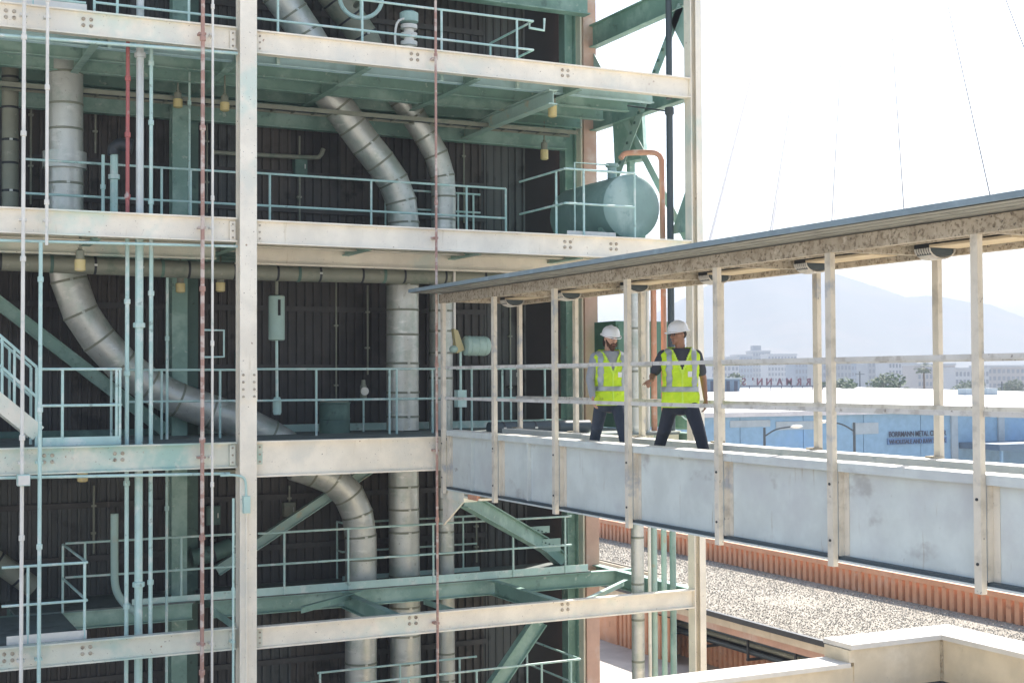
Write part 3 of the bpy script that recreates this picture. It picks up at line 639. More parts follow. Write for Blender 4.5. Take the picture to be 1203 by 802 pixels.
# under the middle deck
pipe('long horizontal lagged pipe under the tank deck', pp((-60, 304), (0, 307), (300, 319.5), (590, 326), Y=26.6), rad(20, 300, 26.6), 'jacketdark', .9, hang=((60, 309.5, 26.6), (190, 315, 26.6), (350, 321, 26.6), (450, 323, 26.6)))
pipe('large curved lagged duct sweeping down to the right', pp((76, 290), (79, 320), (90, 358), (112, 394), (139, 424), (166, 447), (205, 468), (255, 486), (300, 503), (345, 530), (365, 545), Y=28.0), [rad(42, 100, 28)]*100, bands=.75)
pipe('thick vertical lagged pipe beside the bridge entrance', pp((473, 320), (473, 505), Y=28.0), rad(38, 473, 28.0))
pipe('thin vertical lagged pipe at the bridge entrance', pp((518, 325), (518, 505), Y=28.4), rad(28, 518, 28.4))
# below the bridge level
pipe('lagged elbow duct dropping below the bridge-level deck', pp((345, 545), (389, 561), (411, 583), (421, 608), (424, 634), (424, 670), (424, 730), (424, 830), Y=28.2), rad(37, 420, 28.2))
pipe('thick vertical lagged pipe below the bridge-level deck', pp((474, 545), (475.5, 700), (477, 830), Y=28.3), rad(36, 474, 28.3))
o = pipe('thin vertical lagged pipe below the bridge end', pp((523, 545), (524, 700), (525, 830), Y=28.4), rad(20, 523, 28.4))
pipe('rising lagged stub pipe behind the small front platform', pp((134.5, 603), (134.5, 660), (136, 690), (146, 708), (165, 722), Y=26.3), rad(9, 134, 26.3), 'motor', 0, name='small_pipe')
pipe('grey pipe sloping behind the back railing at left', pp((225, 655), (250, 650), (285, 635), Y=28.6), rad(20, 250, 28.6), 'tealdark', .5)
pipe('dark sloping pipe behind the platform railing', pp((-30, 640), (5, 665), (40, 690), Y=28.8), rad(24, 10, 28.8), 'jacketdark', .6)
# verticals on the right-hand bay (pass behind the bridge)
Yp = 24.9
def vpipe(label, px, wpx, m, z0, z1, Y=Yp, bands=0, name='vertical_pipe', pref=720):
    x = xw(px, Y, pref); r = rad(wpx, px, Y); return pipe(label, [(x, Y, z1), (x, Y, z0)], r, m, bands, name=name)
vpipe('thick grey vertical pipe behind the front man', 749.5, 15, 'jacket', GZ, 2.3, 24.55, .9)
vpipe('thin white conduit right of the thick grey pipe', 763.5, 4, 'white', GZ, 2.3, 24.7)
vpipe('pale green vertical pipe, first of three, beside the corner column', 769, 7, 'motor', GZ, -1.2, 24.75); vpipe('green vertical pipe, middle of three, beside the corner column', 780.5, 6.5, 'motor', GZ, -1.2, 24.8); vpipe('dark teal vertical pipe, last of three, beside the corner column', 791, 7.5, 'tank', GZ, -1.2, 24.85)
vpipe('cream vertical post seen between the two men', 758.5, 7, 'cream', -1.2, 2.4, 25.2, pref=400)
vpipe('orange pipe left of the dark hard hat wearer', 768, 7, 'orangepipe', -1.2, 2.3, 25.0, pref=400)
pipe('orange pipe bending over the tank and dropping past the deck edge', [WY(729, 186, 25.6), WY(735, 180.5, 25.6), WY(752, 179.5, 25.4), WY(770, 180, 25.1), WY(776.5, 187, 25.0), WY(777.5, 205, 25.0), V((xw(779, 25.0, 300), 25.0, 2.0)), V((xw(779, 25.0, 300), 25.0, -1.15))], rad(6.5, 777, 25), 'orangepipe', 0, name='bent_pipe')
x = xw(787, 24.75, 200); o = pipe('slim slate vertical pipe in front of the corner bracing', [(x, 24.75, 11), (x, 24.75, 6.0)], rad(7.5, 787, 24.75), 'slate', 0, name='vertical_pipe')
MB().lathe([(.075, 0), (.09, .02), (.09, .1), (.075, .12)], (x, 24.75, 6.35), (0, 0, 1), 12).build('coupling', 'slate', o)
o = pipe('slate vertical pipe below the gap near the corner column', [(x, 24.75, 5.78), (x, 24.75, -1.2)], rad(8, 787, 24.75), 'slate', 0, name='vertical_pipe')
MB().lathe([(.09, 0), (.1, .02), (.1, .14), (.09, .16)], (x, 24.75, 5.66), (0, 0, 1), 12).build('coupling', 'slate', o)

# clutter on the rear wall: conduits, boxes, a cable tray
for px, y0, y1, lv in ((36, 90, 240, 'upper'), (112, 95, 180, 'upper'), (243, 130, 250, 'upper'), (352, 160, 262, 'upper'), (430, 60, 140, 'upper'), (545, 150, 262, 'upper'), (395, 330, 505, 'bridge'), (432, 335, 440, 'bridge'), (285, 340, 500, 'bridge'), (600, 350, 500, 'bridge'), (110, 570, 650, 'lower'), (250, 575, 660, 'lower'), (340, 570, 620, 'lower'), (560, 600, 660, 'lower')):
    a = WY(px, y0, YW-.14); b = WY(px, y1, YW-.14); o = thing('wall_conduit', 'thin grey conduit run down the dark wall of the %s storey' % lv, 'conduit', tuple(b), 'thin conduits on the dark wall, %s storey' % lv)
    MB().tube([(b.x, YW-.14, a.z), b], .022, 6).build('tube', 'jacketdark', o)
    for k in range(2): z = b.z+(a.z-b.z)*(.3+.4*k); MB().box(b.x-.05, b.x+.05, YW-.16, YW-.06, z-.02, z+.02).build('clamp', 'jacketdark', o)
for px, py, w_, h_, mm, lb in ((353, 196, .28, .4, 'tealdark', 'dark teal wall box behind the tank deck railing'), (432, 150, .3, .3, 'jacketdark', 'dull wall box between the leaning pipes'), (285, 425, .3, .42, 'tealdark', 'dark teal wall box beside the main column'), (600, 440, .36, .5, 'wallflat', 'grey wall box seen through the bridge'), (250, 605, .3, .4, 'tealdark', 'dark teal wall box below the bridge-level deck'), (340, 598, .26, .3, 'jacketdark', 'dull wall box beneath the bridge-level beam')):
    c = WY(px, py, YW-.2); o = thing('wall_box', lb, 'box', (c.x, YW-.2, c.z-h_/2))
    MB().box(c.x-w_/2, c.x+w_/2, YW-.26, YW-.06, c.z-h_/2, c.z+h_/2).build('box_body', mm, o); MB().box(c.x-w_/2+.02, c.x+w_/2-.02, YW-.275, YW-.262, c.z-h_/2+.02, c.z+h_/2-.02).build('box_cover', mm, o); MB().box(c.x+w_/2-.07, c.x+w_/2-.05, YW-.30, YW-.276, c.z-.05, c.z+.05).build('latch', 'jacket', o)
for zt, lb in ((5.62, 'cable tray hung under the upper deck'), (-1.95, 'cable tray hung under the bridge-level deck')):
    o = thing('cable_tray', lb, 'cable tray', (8, 27.6, zt)); x0_, x1_ = (-3, 15.2) if zt > 0 else (XC+.3, 13.2)
    for y in (27.5, 27.9): MB().box(x0_, x1_, y-.012, y+.012, zt, zt+.09).build('side_rail', 'jacketdark', o)
    for k in range(int((x1_-x0_)/.45)): MB().box(x0_+.2+k*.45, x0_+.24+k*.45, 27.51, 27.89, zt+.01, zt+.03).build('rung', 'jacketdark', o)
    for k in range(3): MB().tube([(x0_+.1, 27.58+k*.11, zt+.06), (x1_-.1, 27.60+k*.1, zt+.06)], .03, 6).build('cable', 'slate', o)
# front conduits
def conduit(label, px, wpx, m, yt, yb, Y, cat='conduit', joints=3):
    xa = (xw(px, Y, yt)+xw(px, Y, yb))/2 if False else xw(px, Y, (yt+yb)/2); za, zb = zw(px, yt, Y), zw(px, yb, Y)
    o = thing('conduit', label, cat, (xa, Y, zb)); r = max(.018, rad(wpx, px, Y))
    MB().tube([(xa, Y, za), (xa, Y, zb)], r, 8).build('tube', m, o, True)
    for k in range(joints):
        z = zb+(za-zb)*(k+random.uniform(.3, .7))/joints; MB().lathe([(r, 0), (r*1.5, .01), (r*1.5, .09), (r, .1)], (xa, Y, z), (0, 0, 1), 8).build('coupling', m, o)
    for z in (ZA-.2, ZB-.2, ZC-.25, ZD-.2):
        if zb < z < za and Y < YF: MB().box(xa-r*1.8, xa+r*1.8, Y+r*.4, YF, z-.02, z+.02).build('clamp', m, o)
    return o
YC = YF-.17
conduit('white conduit nearest the left edge of the plant face', 26.5, 4.6, 'white', -60, 900, YC, joints=6)
conduit('white conduit ending at the tank-deck beam, upper left', 55.5, 4, 'white', -60, 288, YC)
conduit('pale conduit continuing down from the tank-deck beam, lower left', 46.5, 4.6, 'rail', 285, 900, YC, joints=4)
conduit('long white rust-stained conduit left of the main column', 237.8, 4.8, 'rust', -60, 900, YC, joints=6)
conduit('thin white conduit close to the main column', 249.5, 3, 'white', -60, 900, YC, joints=5)
conduit('thin rusty red conduit in front of the bridge end', 513, 3.2, 'rust', -60, 900, YC, joints=5)
Yb = YF+.5
conduit('red pipe behind the upper left front beams', 150, 4.6, 'red', 48, 262, Yb); conduit('grey blotched thick pipe behind the upper left front beams', 164.5, 9, 'bridge', -40, 262, Yb, joints=1)
conduit('thin pale pipe right of the blotched thick pipe, upper storey', 177.5, 4.5, 'rail', 50, 262, Yb)
conduit('teal pipe behind the left front beams below the tank deck', 148.8, 5, 'rail', 280, 900, Yb, joints=5); conduit('thick pale teal pipe behind the left front beams below the tank deck', 163, 9.5, 'rail', 280, 900, Yb, joints=2)
conduit('thin teal pipe right of the thick pale one', 177, 5, 'rail', 280, 900, Yb, joints=4)
conduit('thin pipe standing before the inner teal column', 196, 3.5, 'rail', 320, 900, 26.8, joints=3); conduit('thin pipe right of the inner teal column', 222.5, 3, 'rail', 85, 262, 27.2, joints=2)
conduit('short pipe behind the railing right of the wide collar duct', 121, 4, 'rail', 182, 262, 26.0, joints=1); conduit('stout stub pipe with a dark elbow above the tank deck', 134, 9, 'rail', 180, 262, 26.2, joints=1)
conduit('thin conduit down the face of the main column foot', 274, 3, 'rail', 585, 900, YC, joints=1)
pipe('pale conduit running under the top front beam at left', [WY(-40, 38, YF-.05), WY(0, 41.5, YF-.05), WY(279, 63, YF-.05)], .03, 'rail', 0, name='horizontal_conduit')
pipe('pale conduit running under the tank-deck beam at left', [WY(-40, 281, YF), WY(0, 282.5, YF), WY(279, 289.5, YF)], .025, 'rail', 0, name='horizontal_conduit')
pipe('pale conduit running under the bridge-level beam at left', [WY(-40, 562, YF), WY(0, 561, YF), WY(270, 556, YF)], .028, 'rail', 0, name='horizontal_conduit')
pipe('dark cable strung from the rear column to the slate pipe', [WY(662, 114, 28.4), WY(720, 122, 26.6), V((x, 24.75, zw(785, 131, 24.75)))], .018, 'slate', 0, name='strung_cable', cat='cable')
jb = thing('junction_box', 'small pale teal box on the leftmost white conduit', 'box', (xw(27, YC, 563), YC, zw(27, 563, YC)))
MB().box(xw(20, YC, 563), xw(34.5, YC, 563), YC-.12, YC+.1, zw(27, 570, YC), zw(27, 557, YC)).build('box_body', 'rail', jb); MB().box(xw(20.5, YC, 563), xw(34, YC, 563), YC-.135, YC-.121, zw(27, 569, YC), zw(27, 558, YC)).build('box_cover', 'white', jb)
pb = thing('pull_box', 'pale teal fitting clamped to the main column below the bridge beam', 'box', (XC-.05, YC, -3.2))
MB().tube(smoothpath([(XC-.5, YC+.05, -1.72), (XC-.25, YC-.02, -1.72), (XC-.08, YC-.03, -1.8), (XC-.05, YC-.03, -2.1)], 5), .022, 8).build('conduit_loop', 'rail', pb, True)
MB().box(XC-.11, XC+.01, YC-.08, YC+.02, -2.4, -2.1).build('box_body', 'rail', pb); MB().tube([(XC-.05, YC-.03, -2.4), (XC-.05, YC-.03, -6)], .02, 8).build('drop_conduit', 'cream', pb)

# ================================================================== RAILINGS
def guardrail(label, Y, x0, x1, ytop, ymid, zb, posts, toe=None, r=.024, m='rail', ret=None, pref=None):
    ptop = WY(x0, ytop, Y); zt = ptop.z; zm = zw(x0, ymid, Y); xa = ptop.x; xb = xw(x1, Y, pref or ytop)
    o = thing('guardrail', label, 'railing', ((xa+xb)/2, Y, zb))
    MB().tube([(xa, Y, zt), (xb, Y, zt)], r, 8).build('top_rail', m, o, True); MB().tube([(xa, Y, zm), (xb, Y, zm)], r, 8).build('mid_rail', m, o, True)
    for px in posts: x = xw(px, Y, ytop); MB().tube([(x, Y, zb), (x, Y, zt)], r*1.05, 8).build('post', m, o, True)
    if toe: MB().box(xw(toe[0], Y, ytop), xw(toe[1], Y, ytop), Y-.02, Y-.004, zb, zb+toe[2]).build('toe_board', toe[3] if len(toe) > 3 else m, o)
    if ret:
        xe, y2 = (xa if ret[0] < 0 else xb), ret[1]
        for z, nm in ((zt, 'top_return'), (zm, 'mid_return')): MB().tube([(xe, Y, z), (xe, y2, z)], r, 8).build(nm, m, o, True)
        MB().tube([(xe, y2, zb), (xe, y2, zt)], r, 8).build('post', m, o, True)
    return o
guardrail('top storey guardrail right of the main column', YF+.35, 301, 626, -15.5, 21.7, ZA, (326.5, 425.5, 518.5, 607), ret=(1, 26.6))
guardrail('top storey guardrail between the thin pipes and the column', YF+.35, 111, 281, -34, 3, ZA, (111, 138, 222))
guardrail('top storey guardrail with white toe board at the left edge', YF+.30, -40, 101, -45, -12, ZA, (-5, 39), toe=(-40, 102, .2, 'white'))
guardrail('tank deck guardrail left of the main column', 26.4, 30, 282, 187, 227, ZB-.03, (121, 190, 224))
guardrail('tank deck guardrail between main column and the tank', 26.6, 301, 594, 203.3, 241, ZB-.03, (317, 436, 548, 594))
guardrail('short inner guardrail around the leaning pipes', 28.3, 453, 564, 222, 244, ZB-.03, (453, 476, 538, 556))
o = guardrail('guardrail wrapping the front of the blue green tank', YF+.3, 664, 746, 198, 238.5, ZB-.03, (685.6, 745.4), pref=203)
xa, za, zm = xw(664, YF+.3, 198), zw(664, 198, YF+.3), zw(664, 238.5, YF+.3)
for z, nm in ((za, 'top_return'), (zm, 'mid_return')): MB().tube([(xa, YF+.3, z), (xa, 26.6, z)], .024, 8).build(nm, 'rail', o, True)
MB().tube([(xa, 24.9, ZB), (xa, 24.9, za)], .025, 8).build('post', 'rail', o, True)
MB().tube([(xw(675, 25.4, 200), 25.4, ZB), (xw(675, 25.4, 200), 25.4, za+.3), (xw(675, 25.4, 200)+1.1, 25.4, za+.3)], .02, 8).build('hook_rail', 'rail', o, True)
guardrail('bridge-level guardrail left of the main column', 26.8, 150, 280, 434.5, 472, ZC-.03, (190, 258.6))
guardrail('bridge-level guardrail right of the main column', 26.8, 301, 530, 433.5, 470.5, ZC-.03, (371.6, 457.5, 466, 508))
guardrail('bridge-level guardrail beyond the bridge mouth', 27.2, 536, 650, 433, 468, ZC-.03, (554, 590, 600, 640))
guardrail('front guardrail with white toe board at the foot of the stairs', YF+.25, 49, 142, 433.5, 476.5, ZC, (73.5, 137, 141), toe=(50, 141, .15), ret=(1, 25.4))
guardrail('lower walkway guardrail right of the main column', YD, 303, 671, 626.5, 664, zwk-.16, (334, 409, 509, 602.8, 664), pref=604)
guardrail('inner guardrail around the lower lagged pipes', 28.75, 402, 560, 614, 648, zwk-.16, (422, 485, 544), toe=(402, 563, .1), ret=(-1, 29.1))
guardrail('lower back guardrail left of the main column', YD+.1, 77, 280, 638, 678, zwk-.16, (100, 213), toe=(155, 281, .12))
guardrail('small front platform guardrail with white toe board', YF+.3, 2, 102, 666.5, 712, ZD, (33, 99.5), toe=(8, 102, .15, 'white'), ret=(1, YD-.1))
guardrail('lowest front guardrail by the diagonal brace', 26.2, 404, 682, 804, 838, ZE, (480, 560, 636.5, 671), ret=(1, 28.8), pref=777)
guardrail('lowest inner guardrail behind the vertical pipes', 27.6, 373, 560, 790, 830, ZE, (376, 470, 540), pref=776)
hk = thing('hook_bracket', 'pale hook shaped handle at the end of the top guardrail', 'bracket', WY(631, 30, YF+.5))
MB().tube([WY(622, 24, YF+.5), WY(622, 33, YF+.5), WY(639, 36, YF+.5), WY(639.5, 22, YF+.5)], .028, 8).build('handle', 'rail', hk, True); MB().tube([WY(622, 24, YF+.5), WY(620, 24, YF+.36)], .02, 8).build('clip', 'rail', hk)
hl = thing('square_handle', 'pale square handle loop hanging near the white rust-stained conduit', 'handle', WY(252, 419, 25.4))
MB().tube([WY(238, 387.5, 25.4), WY(263, 388, 25.4), WY(263, 419, 25.4), WY(238, 419.5, 25.4)], .022, 8).build('loop', 'rail', hl, True); MB().tube([WY(238, 380, 25.4), WY(238, 425, 25.4)], .02, 8).build('stem', 'rail', hl)
# stairs at far left, rising to the left
st = thing('steel_stairs', 'pale teal steel stairs climbing left from the bridge-level deck', 'stairs', (1.5, 25, ZC))
Ys = YF+.35
for y_, nm in ((Ys, 'near'), (Ys+.8, 'far')):
    t0 = V((xw(-90, Ys, 400), y_, zw(-90, 400, Ys)+.0)); t1 = V((xw(45, Ys, 509), y_, zw(45, 509, Ys)))
    MB().prism([(-.03, -.14), (.03, -.14), (.03, .14), (-.03, .14)], t0, t1).build('stringer', 'creamteal', st)
    for (ya, yb) in ((394, 431), (429.5, 466)):
        a = V((xw(0, Ys, ya), y_, zw(0, ya, Ys))); b = V((xw(43, Ys, yb), y_, zw(43, yb, Ys))); MB().tube([a-(b-a)*1.6, b], .026, 8).build('handrail', 'rail', st, True)
    for px in (-40, 2.5, 17): 
        x = xw(px, Ys, 440); t = (px-0)/43; MB().tube([(x, y_, zw(px, 394+37*t, Ys)), (x, y_, zw(px, 473+36*t, Ys))], .024, 8).build('baluster', 'rail', st, True)
    x = xw(43, Ys, 440); MB().tube([(x, y_, zw(43, 431, Ys)), (x, y_, ZC)], .026, 8).build('newel_post', 'rail', st, True)
for k in range(9):
    t = (k+.5)/9; p = t0.lerp(t1, t); MB().box(p.x-.12, p.x+.12, Ys+.03, Ys+.77, p.z-.0, p.z+.03).build('tread', 'deck', st)

# ================================================================== EQUIPMENT
cap = WY(742.5, 239, YF+.75); TR = .70
cap.z = ZB+.02+TR+.04
tk = thing('horizontal_tank', 'blue green horizontal tank on the upper deck corner', 'tank', (cap.x, cap.y, ZB))
MB().lathe([(TR*.05, -.10), (TR*.6, -.085), (TR*.9, -.04), (TR, .02), (TR, 2.45), (TR*.9, 2.55), (TR*.5, 2.63)], cap, (0, 1, 0), 40).build('shell', 'tank', tk, True)
for y in (.35, 2.0): MB().box(cap.x-.55, cap.x+.55, cap.y+y, cap.y+y+.16, ZB-.02, cap.z-.3).build('saddle', 'teal', tk)
MB().lathe([(.10, 0), (.10, .25), (.14, .26), (.14, .33)], (cap.x-.2, cap.y+.5, cap.z+TR-.05), (0, 0, 1), 14).build('nozzle', 'tank', tk)
MB().box(xw(665, YF+.4, 272), xw(722, YF+.4, 272), YF+.35, YF+.37, ZB-.02, ZB+.13).build('kick_plate', 'white', tk)
hp = thing('hopper_box', 'dark teal box hopper behind the corner cross bracing', 'hopper', WY(738, 190, 27.2))
p = [WY(719, 129, 27.6), WY(753, 116, 26.6), WY(757, 186, 26.6), WY(722, 192, 27.6)]
bb = [q_+V((.28, .3, 0)) for q_ in p]
MB().add(p+bb, [(0, 1, 2, 3), (7, 6, 5, 4), (0, 4, 5, 1), (1, 5, 6, 2), (2, 6, 7, 3), (3, 7, 4, 0)]).build('hopper_body', 'teal', hp)
c = (p[2]+p[3])/2; MB().prism([(-.07, -.07), (.07, -.07), (.07, .07), (-.07, .07)], c+V((.1, .1, .05)), V((c.x+.1, c.y+.1, ZB-.02))).build('leg', 'teal', hp)
MB().bar(p[0]+V((0, -.02, 0)), p[1]+V((0, -.02, 0)), .06, .08).build('rim', 'rail', hp)
# actuator cylinder
Y_ = 27.0; c = WY(325, 400, Y_)
ac = thing('actuator', 'upright pale green cylinder actuator on a thin rod', 'actuator', WY(325.5, 487, Y_))
r_ = rad(19, 325, Y_); hgt = zw(325, 347, Y_)-c.z
MB().lathe([(r_*.8, 0), (r_, .02), (r_, hgt-.02), (r_*.85, hgt)], c, (0, 0, 1), 20).build('cylinder', 'motor', ac, True)
MB().tube([c, WY(325.5, 470, Y_)], .03, 8).build('rod', 'rail', ac); MB().lathe([(.07, 0), (.09, .05), (.09, .3), (.06, .36)], WY(325.5, 487, Y_), (0, 0, 1), 12).build('valve_body', 'rail', ac)
MB().tube([c+V((0, 0, hgt)), WY(325, 318, Y_)], .035, 8).build('supply_pipe', 'jacketdark', ac)
MB().box(c.x-.02, c.x+.03, Y_-r_-.02, Y_-r_+.02, c.z+hgt*.55, c.z+hgt*.9).build('gauge_slot', 'black', ac)
Y_ = 28.0; c = WY(393, 498, Y_); r_ = rad(36, 393, Y_)
dr = thing('steel_drum', 'squat dull drum on the bridge-level deck', 'drum', (c.x, Y_, ZC-.03))
MB().lathe([(r_, 0), (r_, .28), (r_*1.03, .29), (r_*1.03, .31), (r_, .32), (r_, .62), (r_*1.04, .63), (r_*1.04, .66), (r_*.9, .66)], (c.x, Y_, ZC-.03), (0, 0, 1), 24).build('drum_body', 'tealdark', dr, True)
MB().lathe([(r_*.92, 0), (r_*.92, .02)], (c.x, Y_, ZC+.63), (0, 0, 1), 24).build('lid', 'jacketdark', dr)
c = WY(427, 470, 28.2); gi = thing('gauge', 'small grey instrument on a stem before the dark wall', 'gauge', (c.x, 28.2, ZC))
MB().tube([(c.x, 28.2, ZC-.03), (c.x, 28.2, c.z)], .025, 8).build('stem', 'rail', gi); MB().lathe([(.05, 0), (.075, .03), (.075, .3), (.05, .36), (.04, .45)], c, (0, 0, 1), 12).build('head', 'jacketdark', gi, True)
MB().lathe([(.09, 0), (.09, .04)], c+V((0, -.06, .2)), (0, -1, 0), 14).build('dial', 'white', gi)
# motor with ochre arm at bridge mouth
Y_ = 26.4; a = WY(545, 406, Y_); b = WY(573, 406.5, Y_); r_ = rad(23, 558, Y_)
mo = thing('valve_motor', 'pale green motor hung on an ochre arm by the bridge mouth', 'motor', WY(545, 418, Y_))
MB().lathe([(r_*.8, 0), (r_, .03), (r_, (b-a).length-.05), (r_*.85, (b-a).length)], a, b-a, 20).build('motor_body', 'motor', mo, True)
for k in range(3): MB().lathe([(r_*1.0, 0), (r_*1.04, .005), (r_*1.04, .02), (r_, .025)], a+(b-a)*(.2+.3*k), b-a, 20).build('band', 'motor', mo)
MB().tube([b, WY(579, 406, Y_)], .03, 8).build('shaft', 'rail', mo)
q1, q2, q3, q4 = WY(533, 386, Y_-.06), WY(538, 388, Y_-.06), WY(546, 411, Y_-.06), WY(537, 415, Y_-.06)
MB().add([q1, q2, q3, q4]+[q_+V((0, .14, 0)) for q_ in (q1, q2, q3, q4)], [(0, 1, 2, 3), (7, 6, 5, 4), (0, 4, 5, 1), (1, 5, 6, 2), (2, 6, 7, 3), (3, 7, 4, 0)]).build('arm', 'ochre', mo)
MB().tube([WY(534, 388, Y_), V((WY(534, 388, Y_).x, Y_, ZB-.4))], .03, 8).build('hanger_rod', 'white', mo); MB().tube([WY(541, 412, Y_), V((WY(541, 412, Y_).x, Y_, ZC-.03))], .028, 8).build('stand', 'rail', mo)
MB().ball(WY(533, 410, Y_), .1, .1, .08).build('cap', 'motor', mo, True); MB().box(WY(541, 470, Y_).x-.1, WY(541, 470, Y_).x+.1, Y_-.1, Y_+.1, zw(541, 478, Y_), zw(541, 458, Y_)).build('control_box', 'rail', mo)
# handwheel and spool valve of the top storey
Y_ = 26.5; c = WY(424, -2, Y_); hw = thing('handwheel', 'round pale handwheel cut by the top of the view', 'handwheel', tuple(c))
ringp = [c+V((math.cos(t*.2618)*.42, -math.cos(t*.2618)*.12, math.sin(t*.2618)*.42)) for t in range(25)]
MB().tube(ringp, .045, 8, False).build('rim', 'rail', hw, True)
for k in range(4): MB().tube([c, ringp[k*6]], .028, 6).build('spoke', 'rail', hw)
MB().tube([c, c+V((.1, .6, 0))], .06, 8).build('hub', 'jacketdark', hw)
Y_ = 25.6; c = WY(480.5, 58, Y_); sv = thing('stacked_valve', 'white stacked spool valve standing on the top deck', 'valve', (c.x, Y_, ZA))
prof = []; z = 0
for k in range(5): prof += [(.10, z), (.10, z+.05), (.17, z+.06), (.17, z+.14), (.10, z+.15)]; z += .17
MB().lathe(prof, (c.x, Y_, ZA+.0), (0, 0, 1), 18).build('spool_body', 'white', sv, True); MB().lathe([(.15, 0), (.19, .02), (.19, .2), (.12, .24)], (c.x, Y_, ZA+.86), (0, 0, 1), 18).build('cap', 'motor', sv, True)
MB().tube(smoothpath([(c.x-.05, Y_-.1, ZA+.95), (c.x-.3, Y_-.1, ZA+.8), (c.x-.32, Y_-.1, ZA+.3), (c.x-.05, Y_-.1, ZA+.1)], 4), .025, 8).build('bypass_tube', 'white', sv, True); MB().box(c.x-.45, c.x+.2, Y_-.2, Y_+.2, ZA-.01, ZA+.05).build('base_plate', 'teal', sv)
rv = thing('red_valve_body', 'dull red valve body beside the stacked white valve', 'valve', (c.x+.35, Y_, ZA))
MB().lathe([(.1, -.3), (.17, -.28), (.17, -.2), (.11, -.18), (.14, 0), (.11, .18), (.17, .2), (.17, .28)], (c.x+.48, Y_+.2, ZA+.15), (1, 0, 0), 16).build('valve_body', 'red', rv, True); MB().tube([(c.x+.48, Y_+.2, ZA+.2), (c.x+.48, Y_+.2, ZA+.4)], .05, 8).build('bonnet', 'red', rv)
# dark elbow on stub pipe
c = WY(134, 182, 26.2); de = thing('pipe_elbow', 'dark round elbow cap on the stout stub pipe', 'pipe fitting', tuple(c)); MB().tube(smoothpath([c, c+V((0, 0, .12)), c+V((.12, -.05, .2)), c+V((.28, -.1, .16))], 5), .12, 12).build('elbow', 'darkm', de, True); MB().lathe([(.15, 0), (.15, .05)], c+V((.27, -.1, .16)), (1, -.3, -.2), 14).build('flange', 'darkm', de)
# hanging lamps
LAMPS = [(209, 110, 127, 27.4, 'amber jar lamp before the inner teal column, under the upper deck'), (264, 112, 131, 26.9, 'amber jar lamp left of the main column, under the upper deck'),
         (94, 291, 319, 25.0, 'amber jar lamp over the curved duct, under the tank deck'), (212, 322, 344, 27.6, 'amber jar lamp before the inner teal column, under the tank deck'), (259, 321, 343, 27.2, 'amber jar lamp left of the main column, under the tank deck'),
         (649, 106, 138, 25.4, 'amber jar lamp under the top beam near the corner, the higher of two'), (639.5, 165, 188, 28.3, 'amber jar lamp above the tank deck rail, the lower of two'), (97, 560, 566, 25.5, 'amber jar lamp peeping under the bridge-level beam')]
for px, y0, y1, Y_, lb in LAMPS:
    a, b = WY(px, y0, Y_), WY(px, y1, Y_); o = thing('jar_lamp', lb, 'lamp', tuple(b), 'amber jar lamps under the decks'); L = max(.35, a.z-b.z); r_ = .095
    MB().lathe([(r_*.6, 0), (r_, .02), (r_, L*.5), (r_*.8, L*.52)], b, (0, 0, 1), 14).build('glass', 'amber', o, True); MB().lathe([(r_*.8, 0), (r_*.8, L*.35), (r_*.4, L*.42), (r_*.4, L*.5)], b+V((0, 0, L*.52)), (0, 0, 1), 14).build('socket', 'jacketdark', o, True)
    MB().tube([b+V((0, 0, L)), b+V((0, 0, L+.45))], .02, 6).build('stem', 'jacketdark', o)
# items seen through the bridge
c = WY(802, 505, 25.6); gp = thing('green_pot', 'green bucket-shaped pot on the deck behind the front man', 'pot', (c.x, 25.6, ZC)); MB().lathe([(.16, 0), (.22, .05), (.24, .45), (.26, .47), (.26, .52), (.15, .55)], (c.x, 25.6, ZC-.03), (0, 0, 1), 20).build('pot_body', 'green', gp, True); MB().tube(smoothpath([(c.x-.22, 25.5, ZC+.4), (c.x-.1, 25.3, ZC+.2), (c.x+.12, 25.3, ZC+.2), (c.x+.22, 25.5, ZC+.4)], 5), .018, 6).build('bail', 'rail', gp)
c = WY(748, 390, 27.5); gc = thing('green_cabinet', 'dark green equipment cabinet between the two men', 'cabinet', (c.x, 27.5, ZC)); MB().box(c.x-.75, c.x+.75, 27.2, 28.2, ZC-.03, zw(735, 377, 27.2)).build('cabinet_body', 'green', gc); MB().box(c.x-.7, c.x-.02, 27.17, 27.199, ZC+.1, zw(735, 381, 27.2)).build('door', 'green', gc); MB().box(c.x-.12, c.x-.08, 27.13, 27.17, ZC+.9, ZC+1.1).build('door_handle', 'darkm', gc)
pr = pipe('dark lagged roll lying on the deck at the bridge mouth', [(11.6, 24.75, ZC+.12), (13.9, 24.75, ZC+.12)], .13, 'slate', .6)

